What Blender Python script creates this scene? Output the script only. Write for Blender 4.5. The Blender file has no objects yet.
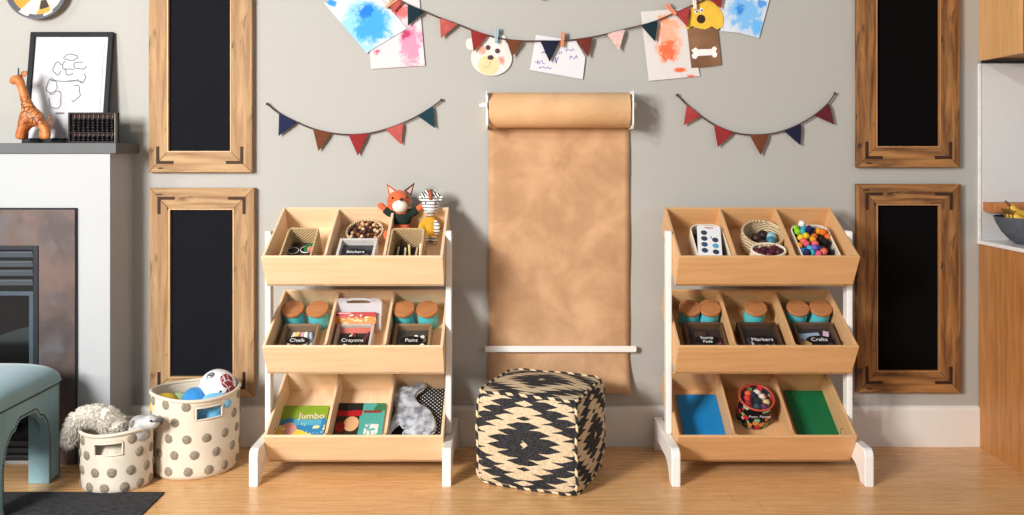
import bpy, bmesh, math, random
from mathutils import Vector, Matrix, Euler
random.seed(7)
C = bpy.context.scene.collection
PI = math.pi
# ------------------------------------------------------------------ camera model
FPX, CX, CY, CAMY, EYE = 876.0, 512.0, 150.0, -4.0, 1.35
def P(px, py, y=0.0):
    """a point of the photograph that lies at room depth y"""
    k = (y - CAMY) / FPX
    return Vector(((px - CX) * k, y, EYE - (py - CY) * k))
cam = bpy.data.cameras.new('camera'); cam_o = bpy.data.objects.new('camera', cam); C.objects.link(cam_o)
cam_o.location = (0, CAMY, EYE); cam_o.rotation_euler = (PI/2, 0, 0)
cam.sensor_width = 36.0; cam.lens = 36.0 * FPX / 1024.0; cam.shift_y = -(257.5 - CY) / 1024.0
bpy.context.scene.camera = cam_o

# ------------------------------------------------------------------ materials
def lin(c):
    if isinstance(c, str):
        c = [int(c[i:i+2], 16) / 255 for i in (0, 2, 4)]
    else:
        c = [v / 255 for v in c[:3]]
    return tuple(v / 12.92 if v <= .04045 else ((v + .055) / 1.055) ** 2.4 for v in c) + (1.0,)

class E:
    """a scalar socket with arithmetic"""
    def __init__(s, m, k): s.m, s.k = m, k
    def op(s, o, b=None, c=None):
        n = s.m.nt.nodes.new('ShaderNodeMath'); n.operation = o
        for i, v in enumerate((s, b, c)):
            if v is None: continue
            if isinstance(v, E): s.m.nt.links.new(v.k, n.inputs[i])
            else: n.inputs[i].default_value = v
        return E(s.m, n.outputs[0])
    def __add__(s, o): return s.op('ADD', o)
    __radd__ = __add__
    def __sub__(s, o): return s.op('SUBTRACT', o)
    def __rsub__(s, o): return (s * -1) + o
    def __mul__(s, o): return s.op('MULTIPLY', o)
    __rmul__ = __mul__
    def __truediv__(s, o): return s.op('DIVIDE', o)
    def abs(s): return s.op('ABSOLUTE')
    def sin(s): return s.op('SINE')
    def frac(s): return s.op('FRACT')
    def floor(s): return s.op('FLOOR')
    def sqrt(s): return s.op('SQRT')
    def lt(s, v): return s.op('LESS_THAN', v)
    def gt(s, v): return s.op('GREATER_THAN', v)
    def min(s, v): return s.op('MINIMUM', v)
    def max(s, v): return s.op('MAXIMUM', v)
    def atan2(s, v): return s.op('ARCTAN2', v)
    def tri(s): return ((s.frac()) - .5).abs() * 2          # 0..1 triangle wave
    def step(s, a, b):
        n = s.m.nt.nodes.new('ShaderNodeMapRange'); n.interpolation_type = 'SMOOTHSTEP'
        s.m.nt.links.new(s.k, n.inputs[0]); n.inputs[1].default_value = a; n.inputs[2].default_value = b
        return E(s.m, n.outputs[0])

class Mat:
    def __init__(s, name, color=(200, 200, 200), rough=.6, metal=0.0, spec=.5, sheen=0.0):
        s.mat = bpy.data.materials.new(name); s.mat.use_nodes = True; s.nt = s.mat.node_tree
        s.b = s.nt.nodes['Principled BSDF']
        s.b.inputs['Base Color'].default_value = lin(color); s.b.inputs['Roughness'].default_value = rough
        s.b.inputs['Metallic'].default_value = metal; s.b.inputs['Specular IOR Level'].default_value = spec
        if sheen: s.b.inputs['Sheen Weight'].default_value = sheen
        s._c = {}
    def coord(s, w='Object'):
        if 'tc' not in s._c: s._c['tc'] = s.nt.nodes.new('ShaderNodeTexCoord')
        return s._c['tc'].outputs[w]
    def map(s, v, scale=(1, 1, 1), loc=(0, 0, 0)):
        n = s.nt.nodes.new('ShaderNodeMapping'); s.nt.links.new(v, n.inputs[0])
        n.inputs['Scale'].default_value = scale; n.inputs['Location'].default_value = loc
        return n.outputs[0]
    def xyz(s, v):
        n = s.nt.nodes.new('ShaderNodeSeparateXYZ'); s.nt.links.new(v, n.inputs[0])
        return [E(s, o) for o in n.outputs]
    def noise(s, v, scale=5, detail=3, rough=.55, dist=0):
        n = s.nt.nodes.new('ShaderNodeTexNoise'); s.nt.links.new(v, n.inputs['Vector'])
        n.inputs['Scale'].default_value = scale; n.inputs['Detail'].default_value = detail
        n.inputs['Roughness'].default_value = rough; n.inputs['Distortion'].default_value = dist
        return E(s, n.outputs[0])
    def voro(s, v, scale=5, feature='F1', out='Distance'):
        n = s.nt.nodes.new('ShaderNodeTexVoronoi'); n.feature = feature; s.nt.links.new(v, n.inputs['Vector'])
        n.inputs['Scale'].default_value = scale
        return E(s, n.outputs[out])
    def col(s, c):
        n = s.nt.nodes.new('ShaderNodeRGB'); n.outputs[0].default_value = lin(c); return n.outputs[0]
    def mix(s, f, a, b):
        n = s.nt.nodes.new('ShaderNodeMix'); n.data_type = 'RGBA'
        if isinstance(f, E): s.nt.links.new(f.k, n.inputs[0])
        else: n.inputs[0].default_value = f
        for i, v in ((6, a), (7, b)):
            if hasattr(v, 'is_linked'): s.nt.links.new(v, n.inputs[i])
            else: n.inputs[i].default_value = lin(v)
        return n.outputs[2]
    def base(s, k): s.nt.links.new(k, s.b.inputs['Base Color']); return s
    def rough(s, e): s.nt.links.new(e.k, s.b.inputs['Roughness']); return s
    def bump(s, e, strength=.3, dist=.002):
        n = s.nt.nodes.new('ShaderNodeBump'); n.inputs['Strength'].default_value = strength; n.inputs['Distance'].default_value = dist
        s.nt.links.new(e.k, n.inputs['Height']); s.nt.links.new(n.outputs[0], s.b.inputs['Normal']); return s

def plain(name, c, rough=.6, metal=0, spec=.5, var=.12, scale=40, bump=0.0, bscale=300, sheen=0, bdist=.002):
    m = Mat(name, c, rough, metal, spec, sheen); v = m.coord()
    if isinstance(c, str): c = [int(c[i:i+2], 16) for i in (0, 2, 4)]
    d = [max(0, x * (1 - var)) for x in c]
    m.base(m.mix(m.noise(v, scale, 3), d, [min(255, x * (1 + var * .5)) for x in c]))
    if bump: m.bump(m.noise(v, bscale, 2), bump, bdist)
    return m.mat

def wood(name, light, dark, axis='x', scale=1.0, rough=.5, contrast=1.0, knots=None):
    m = Mat(name, light, rough); v = m.coord()
    st = {'x': (1.2, 14, 14), 'y': (14, 1.2, 14), 'z': (14, 14, 1.2)}[axis]
    g = m.noise(m.map(v, [a * scale for a in st]), 3, 5, .6, .6)
    f = g.step(.5 - .25 / contrast, .5 + .25 / contrast)
    c = m.mix(f, dark, light)
    if knots:
        ks = {'x': (2.2, 9, 9), 'y': (9, 2.2, 9), 'z': (9, 9, 2.2)}[axis]
        k = m.noise(m.map(v, ks, (3.1, 1.7, .4)), 2.0, 3, .6, .8).step(.60, .72)
        c = m.mix(k, c, knots)
        k2 = m.voro(m.map(v, ks), 2.4).step(.12, .03)
        c = m.mix(k2, c, [x * .55 for x in knots])
    m.base(c); m.bump(g, .12, .001)
    return m.mat

def woven(name, c1, c2, n=160):
    m = Mat(name, c1, .85); x, y, z = m.xyz(m.coord())
    a = ((x + y * .9) * n).sin() * (z * n * 1.1).sin()
    f = a.step(-.5, .5)
    k = m.noise(m.coord(), 30, 2)
    m.base(m.mix(f * .8 + k * .25, c2, c1)); m.bump(a, .8, .003)
    return m.mat

def clear(name, tint=(235, 240, 245), a=.12):
    m = Mat(name, tint, .12); nt = m.nt
    t = nt.nodes.new('ShaderNodeBsdfTransparent'); x = nt.nodes.new('ShaderNodeMixShader')
    fr = m.noise(m.coord(), 20, 1) * .04 + a
    nt.links.new(fr.k, x.inputs[0]); nt.links.new(t.outputs[0], x.inputs[1]); nt.links.new(m.b.outputs[0], x.inputs[2])
    nt.links.new(x.outputs[0], nt.nodes['Material Output'].inputs[0])
    return m.mat

# ------------------------------------------------------------------ mesh builder
class MB:
    def __init__(s): s.bm = bmesh.new(); s.mi = 0
    def _new(s, verts, faces):
        vs = [s.bm.verts.new(v) for v in verts]; out = []
        for f in faces:
            try:
                q = s.bm.faces.new([vs[i] for i in f]); q.material_index = s.mi; out.append(q)
            except ValueError: pass
        return vs, out
    def box(s, c, size, bev=0.0, M=None, seg=2):
        x, y, z = [v / 2 for v in size]; c = Vector(c)
        vs = [Vector((a * x, b * y, d * z)) for a in (-1, 1) for b in (-1, 1) for d in (-1, 1)]
        vs = [c + ((M @ v) if M else v) for v in vs]
        v, f = s._new(vs, [(0, 1, 3, 2), (4, 6, 7, 5), (0, 4, 5, 1), (2, 3, 7, 6), (0, 2, 6, 4), (1, 5, 7, 3)])
        if bev:
            es = list({e for q in f for e in q.edges})
            r = bmesh.ops.bevel(s.bm, geom=es, offset=bev, segments=seg, profile=.5, affect='EDGES')
            for q in r['faces']: q.material_index = s.mi
        return s
    def prism(s, pts, axis, a, b, bev=0.0):
        """polygon pts in the plane across `axis`, from a to b along it"""
        def at(p, t):
            return {'x': (t, p[0], p[1]), 'y': (p[0], t, p[1]), 'z': (p[0], p[1], t)}[axis]
        n = len(pts)
        vs = [at(p, a) for p in pts] + [at(p, b) for p in pts]
        fs = [tuple(range(n))[::-1], tuple(range(n, 2 * n))] + [(i, (i + 1) % n, n + (i + 1) % n, n + i) for i in range(n)]
        v, f = s._new(vs, fs)
        bmesh.ops.recalc_face_normals(s.bm, faces=f)
        if bev:
            es = list(f[0].edges) + list(f[1].edges)
            bmesh.ops.bevel(s.bm, geom=es, offset=bev, segments=2, profile=.5, affect='EDGES')
        return s
    def lathe(s, prof, c=(0, 0, 0), seg=32, axis='z', sx=1.0, sy=1.0, M=None):
        """profile of (radius, height) pairs turned about an axis through c"""
        c = Vector(c); vs, fs = [], []
        n = len(prof)
        for i in range(seg):
            t = 2 * PI * i / seg
            for r, h in prof:
                p = Vector((r * math.cos(t) * sx, r * math.sin(t) * sy, h))
                if axis == 'x': p = Vector((p.z, p.x, p.y))
                elif axis == 'y': p = Vector((p.x, -p.z, p.y))
                if M: p = M @ p
                vs.append(c + p)
        for i in range(seg):
            j = (i + 1) % seg
            for k in range(n - 1):
                fs.append((i * n + k, j * n + k, j * n + k + 1, i * n + k + 1))
        v, f = s._new(vs, fs)
        bmesh.ops.remove_doubles(s.bm, verts=v, dist=1e-6)
        f = [q for q in f if q.is_valid]
        bmesh.ops.recalc_face_normals(s.bm, faces=f)
        return s
    def tube(s, pts, r, seg=8, closed=False, flat=1.0):
        pts = [Vector(p) for p in pts]; n = len(pts)
        rs = r if isinstance(r, (list, tuple)) else [r] * n
        vs, fs = [], []; up = None
        for i, p in enumerate(pts):
            a = pts[(i - 1) % n] if (closed or i > 0) else p
            b = pts[(i + 1) % n] if (closed or i < n - 1) else p
            t = (b - a).normalized()
            if up is None:
                up = Vector((0, 0, 1)) if abs(t.z) < .9 else Vector((0, 1, 0))
            u = (up - t * up.dot(t))
            if u.length < 1e-6: u = t.orthogonal()
            u.normalize(); w = t.cross(u); up = u
            for k in range(seg):
                q = 2 * PI * k / seg
                vs.append(p + u * (math.cos(q) * rs[i]) + w * (math.sin(q) * rs[i] * flat))
        m = n if closed else n - 1
        for i in range(m):
            j = (i + 1) % n
            for k in range(seg):
                l = (k + 1) % seg
                fs.append((i * seg + k, i * seg + l, j * seg + l, j * seg + k))
        if not closed:
            fs.append(tuple(range(seg))[::-1]); fs.append(tuple(range((n - 1) * seg, n * seg)))
        v, f = s._new(vs, fs); bmesh.ops.recalc_face_normals(s.bm, faces=f)
        return s
    def ball(s, c, r, seg=20, M=None):
        if not isinstance(r, (list, tuple)): r = (r, r, r)
        ring = seg // 2; c = Vector(c); vs, fs = [], []
        def put(v):
            v = Vector((v[0] * r[0], v[1] * r[1], v[2] * r[2]))
            vs.append(c + (M @ v if M else v))
        put((0, 0, 1))
        for i in range(1, ring):
            a = PI * i / ring
            for j in range(seg):
                b = 2 * PI * j / seg; put((math.sin(a) * math.cos(b), math.sin(a) * math.sin(b), math.cos(a)))
        put((0, 0, -1)); L = len(vs) - 1
        for j in range(seg):
            k = (j + 1) % seg
            fs.append((0, 1 + j, 1 + k)); fs.append((L, 1 + (ring - 2) * seg + k, 1 + (ring - 2) * seg + j))
            for i in range(ring - 2):
                fs.append((1 + i * seg + j, 1 + (i + 1) * seg + j, 1 + (i + 1) * seg + k, 1 + i * seg + k))
        s._new(vs, fs); return s
    def grid(s, fn, nu, nv, uv=None, closed_u=False):
        vs = [fn(i / nu, j / nv) for i in range(nu + (0 if closed_u else 1)) for j in range(nv + 1)]
        fs = []; M_ = nu if closed_u else nu + 1
        for i in range(nu):
            for j in range(nv):
                a, b = i, (i + 1) % M_
                fs.append((a * (nv + 1) + j, b * (nv + 1) + j, b * (nv + 1) + j + 1, a * (nv + 1) + j + 1))
        return s._new(vs, fs)
    def build(s, name, mat, parent=None, smooth=False, mods=()):
        me = bpy.data.meshes.new(name); s.bm.normal_update(); s.bm.to_mesh(me); s.bm.free()
        for m in (mat if isinstance(mat, (list, tuple)) else [mat]): me.materials.append(m)
        if smooth:
            me.polygons.foreach_set('use_smooth', [True] * len(me.polygons))
            if smooth != 'all':
                try: me.set_sharp_from_angle(angle=math.radians(40))
                except Exception: pass
        o = bpy.data.objects.new(name, me); C.objects.link(o)
        if parent: o.parent = parent
        for kind, kw in mods:
            md = o.modifiers.new(kind.lower(), kind)
            for k, v in kw.items(): setattr(md, k, v)
        return o

def thing(name, label, cat, loc=(0, 0, 0), rot=None, group=None):
    o = bpy.data.objects.new(name, None); C.objects.link(o); o.empty_display_size = .05
    o.location = loc
    if rot is not None: o.rotation_euler = rot.to_euler() if hasattr(rot, 'to_euler') else rot
    return tag(o, label, cat, group)
def tag(o, label, cat, group=None):
    o['label'] = label; o['category'] = cat
    if group: o['group'] = group
    return o
def struct(o): o['kind'] = 'structure'; return o
def dup(root, label=None):
    r = root.copy(); C.objects.link(r)
    if label: r['label'] = label
    for ch in list(root.children):
        c = ch.copy(); C.objects.link(c); c.parent = r
        for g in list(ch.children):
            d = g.copy(); C.objects.link(d); d.parent = c
    return r
def text(s, size, mat, parent, loc, rot=(0, 0, 0), name='lettering', ext=.0004):
    cu = bpy.data.curves.new(name, 'FONT'); cu.body = s; cu.size = size; cu.align_x = 'CENTER'; cu.align_y = 'CENTER'; cu.extrude = ext
    cu.materials.append(mat)
    tmp = bpy.data.objects.new(name + '_curve', cu); C.objects.link(tmp); bpy.context.view_layer.update()
    me = bpy.data.meshes.new_from_object(tmp.evaluated_get(bpy.context.evaluated_depsgraph_get()))
    bpy.data.objects.remove(tmp); bpy.data.curves.remove(cu); me.name = name
    if not me.materials: me.materials.append(mat)
    o = bpy.data.objects.new(name, me); C.objects.link(o); o.parent = parent; o.location = loc; o.rotation_euler = rot
    return o
def rrect(w, h, r, n=5):
    out = []
    for cx, cy, a in ((w/2-r, h/2-r, 0), (-w/2+r, h/2-r, 90), (-w/2+r, -h/2+r, 180), (w/2-r, -h/2+r, 270)):
        for i in range(n + 1):
            t = math.radians(a + 90 * i / n); out.append((cx + r * math.cos(t), cy + r * math.sin(t)))
    return out
def flatcard(name, pts, y, mat, parent=None, th=.0012, wav=0):
    """a sheet hung on the wall, its outline in wall pixels, at depth y"""
    w = [P(a, b, y) for a, b in pts]
    m = MB(); m.prism([(p.x, p.z) for p in w], 'y', y - th, y)
    return m.build(name, mat, parent)
# ------------------------------------------------------------------ the setting
m = Mat('wall paint', (192, 189, 184), .85)
m.base(m.mix(m.noise(m.coord(), 1.2, 2), (176, 175, 170), (184, 182, 177))); m.bump(m.noise(m.coord(), 260, 2), .05, .001)
M_wall = m.mat
M_white = plain('white trim paint', (232, 230, 225), .5, var=.03, scale=6)
M_breast = plain('white chimney paint', (184, 187, 189), .7, var=.02, scale=4)

def floor_mat():
    m = Mat('light oak planks', (215, 175, 125), .3)
    v = m.coord(); x, y, z = m.xyz(v)
    row = (y / .125).floor()
    n = m.nt.nodes.new('ShaderNodeTexWhiteNoise'); n.noise_dimensions = '1D'; m.nt.links.new(row.k, n.inputs['W'])
    off = E(m, n.outputs['Value'])
    seg = ((x + off * 3.0) / 1.25)
    n2 = m.nt.nodes.new('ShaderNodeTexWhiteNoise'); n2.noise_dimensions = '2D'
    cb = m.nt.nodes.new('ShaderNodeCombineXYZ'); m.nt.links.new(row.k, cb.inputs[0]); m.nt.links.new(seg.floor().k, cb.inputs[1]); m.nt.links.new(cb.outputs[0], n2.inputs['Vector'])
    tone = E(m, n2.outputs['Value'])
    g = m.noise(m.map(v, (1.5, 22, 1)), 3, 4, .6, .4)
    c = m.mix(g.step(.25, .75), (210, 160, 106), (234, 192, 140))
    c = m.mix(tone * .3, c, (206, 158, 106))
    big = m.noise(m.map(v, (1, 3, 1)), 1.3, 2)
    c = m.mix(big.step(.45, .75) * .35, c, (234, 198, 150))
    gap = ((y / .125).frac() - .5).abs().gt(.489).max((seg.frac() - .5).abs().gt(.4988))
    c = m.mix(gap * .4, c, (150, 104, 62))
    m.base(c); m.rough(g * .15 + .2); m.bump(g, .05, .001)
    return m.mat
M_floor = floor_mat()
o = MB().box((0, -2.4, -.05), (7.2, 5.2, .1)).build('floor', M_floor); struct(o)
o = MB().box((0, .06, 1.45), (7.2, .12, 2.9)).build('wall_back', M_wall); struct(o)
# chimney breast that stands out from the back wall
BX = -1.7306
o = MB().box(((-3.6 + BX) / 2, -.1145, .667), (3.6 + BX, .229, 1.334)).build('wall_chimney', M_breast); struct(o)
def baseboard(name, x0, x1):
    pr = [(0, 0), (-.016, 0), (-.016, .165), (-.012, .176), (-.006, .182), (0, .184)]
    struct(MB().prism(pr, 'x', x0, x1).build(name, M_white))
baseboard('baseboard_back', BX, 2.128)

# ------------------------------------------------------------------ mantel and fireplace
M_mantel = plain('grey mantel', (104, 106, 108), .7, var=.06, scale=8)
o = MB().box(((-3.5 - 1.70) / 2, -.12, 1.3575), (1.80, .24, .045), .002).build('mantel_shelf', M_mantel)
tag(o, 'grey mantel shelf on top of the white chimney breast', 'mantel')
m = Mat('patinated bronze', (96, 80, 74), .5, .3); v = m.coord()
f = m.noise(v, 3.2, 4, .6, .4)
c = m.mix(f.step(.35, .65), (84, 74, 73), (116, 97, 90)); c = m.mix(m.noise(v, 5.5, 3).step(.5, .75), c, (104, 102, 106)); c = m.mix(m.noise(m.map(v, (1, 1, 1), (4, 2, 9)), 3.7, 3).step(.55, .8), c, (124, 96, 86))
m.base(c); m.rough(m.noise(v, 12, 2) * .25 + .35)
M_bronze = m.mat
M_lou = plain('louvre grey', (92, 100, 108), .5, .2, var=.08)
M_black = plain('black enamel', (42, 46, 52), .42, .2, var=.1)
M_fire_dark = plain('dark firebox', (24, 22, 21), .8)
FY = -.229
fp = thing('fireplace', 'bronze-toned metal fireplace surround with black louvred insert under the mantel', 'fireplace', (-2.45, FY, 0))
def fpx(px, y=FY): return P(px, 0, y).x + 2.45
def fpz(py, y=FY): return P(0, py, y).z
xr, xi = fpx(75, FY - .012), fpx(38.5, FY - .012)
zt, zi = fpz(209.5, FY - .012), fpz(246, FY - .012)
xl, xli = -.57, -.40
MB().prism([(xl, 0), (xl, zt), (xr, zt), (xr, 0), (xi, 0), (xi, zi), (xli, zi), (xli, 0)], 'y', -.012, 0, .002).build('surround', M_bronze, fp)
MB().tube([(xr + .003, -.006, 0), (xr + .003, -.006, zt + .003), (xl, -.006, zt + .003)], .005).build('edge_trim', M_black, fp)
ins = MB(); ins.prism([(xli, 0), (xli, zi), (xi, zi), (xi, 0), (xi - .022, 0), (xi - .022, zi - .018), (xli + .02, zi - .018), (xli + .02, 0)], 'y', -.016, -.002, .002)
ins.build('insert_frame', M_black, fp)
xa, xb = xli + .02, xi - .022
for py in (254, 263.5, 272.5, 282):
    z = fpz(py, FY)
    MB().box(((xa + xb) / 2, -.010, z), (xb - xa, .012, .028), .003, Matrix.Rotation(.35, 3, 'X')).build('louver', M_lou, fp)
MB().box(((xa + xb) / 2, -.003, (zi) / 2), (xb - xa, .004, zi - .03)).build('firebox', M_fire_dark, fp)
gl = MB(); zg = fpz(291)
gl.prism([(xa, .10), (xa, zg), (xb, zg), (xb, .10), (xb - .018, .118), (xb - .018, zg - .018), (xa + .018, zg - .018), (xa + .018, .118)], 'y', -.014, -.006, .001)
gl.build('glass_frame', plain('blue grey steel', (96, 108, 120), .35, .5), fp)
mg = Mat('dark fire glass', (10, 11, 12), .04, 0, 1.0); mg.b.inputs['Coat Weight'].default_value = 1.0; mg.b.inputs['Coat Roughness'].default_value = .03
mg.base(mg.mix(mg.noise(mg.coord(), 4, 2), (8, 9, 10), (34, 28, 24)))
MB().box(((xa + xb) / 2, -.007, (.118 + zg - .018) / 2), (xb - xa - .036, .003, zg - .136)).build('glass_pane', mg.mat, fp)
for z in (.03, .06, .09):
    MB().box(((xa + xb) / 2, -.010, z), (xb - xa, .010, .02), .003).build('louver', M_black, fp)

# ------------------------------------------------------------------ kitchen end on the right
M_cab_w = wood('warm oak veneer', (196, 140, 84), (168, 114, 64), 'z', .9, .45)
M_cab_w2 = wood('warm oak veneer above', (224, 178, 124), (208, 160, 106), 'z', .9, .45)
M_splash = plain('white backsplash', (214, 213, 212), .35, var=.02)
KX = 2.128
bc = thing('base_cabinet', 'oak base cabinet end panel under the white countertop', 'cabinet', (KX, 0, 0))
MB().box((.01, -.302, .46), (.02, .596, .92), .001).build('end_panel', M_cab_w, bc)
MB().box((.52, -.305, .51), (1.0, .57, .82)).build('carcass', M_cab_w, bc)
MB().box((.52, -.26, .05), (1.0, .50, .10)).build('toe_kick', plain('dark kick', (60, 45, 35), .7), bc)
for k in (0, 1):
    d = MB().box((.27 + k * .5, -.60, .52), (.49, .02, .79), .002).build('door', M_cab_w, bc)
    MB().tube([(.44 if k == 0 else .60, -.625, .80), (.44 if k == 0 else .60, -.625, .90)], .006).build('handle', plain('steel', (150, 150, 150), .3, .9), d)
o = MB().box((KX + .51, -.31, .931), (1.03, .62, .018), .003).build('countertop', plain('white quartz', (238, 237, 235), .25, var=.02)); tag(o, 'white countertop on the oak base cabinet', 'countertop')
o = MB().box((KX + .52, -.004, (.94 + 1.744) / 2), (1.03, .008, .804)).build('wall_backsplash', M_splash); struct(o)
MB().box((KX + .003, -.006, (.94 + 1.744) / 2), (.012, .012, .804), .002).build('trim_1', plain('white edge', (244, 243, 240), .4))['kind'] = 'structure'
wc = thing('wall_cabinet', 'oak wall cabinet above the white backsplash', 'cabinet', (2.131, 0, 1.756))
MB().box((.009, -.16, .45), (.018, .32, .90), .001).build('end_panel', M_cab_w2, wc)
MB().box((.51, -.16, .455), (.98, .31, .89)).build('carcass', M_cab_w, wc)
for k in (0, 1): MB().box((.265 + k * .495, -.33, .45), (.49, .018, .90), .002).build('door', M_cab_w2, wc)
MB().box((.51, -.012, -.005), (1.0, .024, .010)).build('light_rail', plain('dark rail', (40, 38, 36), .5), wc)
sh = P(982, 206.5, 0)
o = MB().box((sh.x + .4, -.058, sh.z), (.8, .10, .042), .002).build('floating_shelf', wood('shelf oak', (206, 140, 84), (176, 108, 58), 'x', 1, .5)); tag(o, 'short oak floating shelf on the white backsplash behind the fruit bowl', 'shelf')
# fruit bowl
bx, by, R_ = 2.262, -.175, .142
bw = MB(); prof = [(0, 0), (.055, 0), (.075, .012), (.11, .05), (.132, .09), (R_, .118), (R_ - .006, .118), (.122, .088), (.10, .052), (.06, .018), (0, .012)]
bw.lathe(prof, seg=40)
o = bw.build('fruit_bowl', plain('slate stoneware', (92, 98, 108), .6, var=.2, bump=.2), smooth=True); o.location = (bx, by, .9405)
tag(o, 'slate grey bowl of bananas on the white countertop', 'bowl')
M_ban = Mat('banana skin', (236, 192, 70), .5); v = M_ban.coord()
M_ban.base(M_ban.mix(M_ban.noise(v, 60, 3).step(.6, .72), M_ban.mix(M_ban.noise(v, 9, 2), (226, 172, 50), (246, 214, 100)), (96, 60, 24)))
labs = ['frontmost yellow banana lying in the slate bowl', 'middle yellow banana lying in the slate bowl', 'yellow banana at the back of the slate bowl', 'topmost yellow banana across the slate bowl']
for k in range(4):
    b = thing('banana', labs[k], 'banana', (bx - .01, by - .05 + k * .035 - (.05 if k == 3 else 0), .9405 + (.10 if k < 3 else .135)), (0, 0, .10 * k - .1), 'bananas in the bowl')
    pts = []; rr = []
    for i in range(11):
        t = i / 10; a = -1.05 + 2.1 * t
        pts.append((.10 * math.sin(a), 0, .03 - .075 * (math.cos(a) - .5))); rr.append(.017 * min(1, .35 + 2.2 * math.sin(PI * min(max(t, .04), .96))))
    MB().tube(pts, rr, 8).build('peel', M_ban.mat, b, smooth='all')
    MB().tube([pts[0], (pts[0][0] - .022, 0, pts[0][2] + .022)], [.006, .005], 6).build('stem', plain('banana stem', (120, 88, 40), .7), b)
# ------------------------------------------------------------------ chalkboards
M_iron = plain('rusty iron', (74, 48, 34), .65, .4, var=.3, scale=60)
M_slate_l = plain('chalkboard black', (27, 29, 35), .9, spec=.15, var=.12, scale=5)
M_slate_r = plain('chalkboard black right', (11, 10, 10), .9, spec=.1, var=.12, scale=5)
def chalkboard(px0, py0, px1, py1, ix0, iy0, ix1, iy1, label, mats, slate, lipc):
    yf = -.034
    A = P(px0, py1, yf); B = P(px1, py0, yf); a = P(ix0, iy1, yf); b = P(ix1, iy0, yf)
    cx = (A.x + B.x) / 2
    t = thing('chalkboard', label, 'chalkboard', (cx, 0, A.z), None, 'rustic chalkboards on the wall')
    X0, X1, Z0, Z1 = A.x - cx, B.x - cx, 0, B.z - A.z
    x0, x1, z0, z1 = a.x - cx, b.x - cx, a.z - A.z, b.z - A.z
    mx, mz = mats; g = .0006
    for pts, mm in (([(X0, Z0), (X1, Z0), (x1 - g, z0), (x0 + g, z0)], mx), ([(X0, Z1), (x0 + g, z1), (x1 - g, z1), (X1, Z1)], mx),
                    ([(X0, Z0 + g), (x0, z0 + g), (x0, z1 - g), (X0, Z1 - g)], mz), ([(X1, Z0 + g), (X1, Z1 - g), (x1, z1 - g), (x1, z0 + g)], mz)):
        MB().prism(pts, 'y', yf, -.002, .003).build('frame_rail', mm, t)
    lw = .006
    lp = MB()
    lp.prism([(x0, z0), (x1, z0), (x1 - lw, z0 + lw), (x0 + lw, z0 + lw)], 'y', yf - .0015, -.012)
    lp.prism([(x0, z1), (x1, z1), (x1 - lw, z1 - lw), (x0 + lw, z1 - lw)], 'y', yf - .0015, -.012)
    lp.prism([(x0, z0), (x0 + lw, z0 + lw), (x0 + lw, z1 - lw), (x0, z1)], 'y', yf - .0015, -.012)
    lp.prism([(x1, z0), (x1 - lw, z0 + lw), (x1 - lw, z1 - lw), (x1, z1)], 'y', yf - .0015, -.012)
    lp.build('inner_lip', lipc, t)
    MB().box(((x0 + x1) / 2, -.014, (z0 + z1) / 2), (x1 - x0 - .002, .01, z1 - z0 - .002)).build('board', slate, t)
    L, w = .078, .013
    for sx, ex, eX in ((1, x0, X0), (-1, x1, X1)):
        for sz, ez, eZ in ((1, z0, Z0), (-1, z1, Z1)):
            qx, qz = (ex + eX) / 2 - sx * w / 2, (ez + eZ) / 2 - sz * w / 2
            pts = [(qx, qz), (qx + sx * L, qz), (qx + sx * L, qz + sz * w), (qx + sx * w, qz + sz * w), (qx + sx * w, qz + sz * L), (qx, qz + sz * L)]
            br = MB().prism(pts, 'y', yf - .003, yf + .001, .0008).build('corner_bracket', M_iron, t)
            sc = MB()
            for d in (.3, .85):
                sc.lathe([(0, .0012), (.0028, .001), (.0035, 0)], (qx + sx * L * d, yf - .003, qz + sz * w / 2), 8, 'y', M=Matrix.Rotation(PI, 3, 'X'))
                sc.lathe([(0, .0012), (.0028, .001), (.0035, 0)], (qx + sx * w / 2, yf - .003, qz + sz * L * d), 8, 'y', M=Matrix.Rotation(PI, 3, 'X'))
            sc.build('screw', M_iron, br)
    return t
wl = [wood('reclaimed pine pale ' + a, (194, 162, 122), (150, 114, 80), a, .8, .75, 1.0, (116, 82, 54)) for a in 'xz']
wr = [wood('reclaimed pine brown ' + a, (178, 128, 76), (100, 64, 34), a, .8, .75, 1.2, (52, 34, 22)) for a in 'xz']
lipl = wood('pine lip pale', (214, 180, 136), (192, 154, 108), 'z'); lipr = wood('pine lip brown', (196, 146, 96), (164, 112, 66), 'z')
chalkboard(148.5, -37, 252, 172.5, 167, -17, 231.5, 152.3, 'upper pale-wood framed chalkboard on the wall beside the mantel', wl, M_slate_l, lipl)
chalkboard(149.5, 188, 254, 397.5, 168.5, 208.5, 234, 378, 'lower pale-wood framed chalkboard above the spotted baskets', wl, M_slate_l, lipl)
chalkboard(857.5, -40, 960, 167.5, 876, -20, 940.8, 147.5, 'upper dark brown framed chalkboard near the oak wall cabinet', wr, M_slate_r, lipr)
chalkboard(857.5, 184, 961, 393, 876.5, 204, 940.6, 372, 'lower dark brown framed chalkboard beside the oak base cabinet', wr, M_slate_r, lipr)

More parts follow.
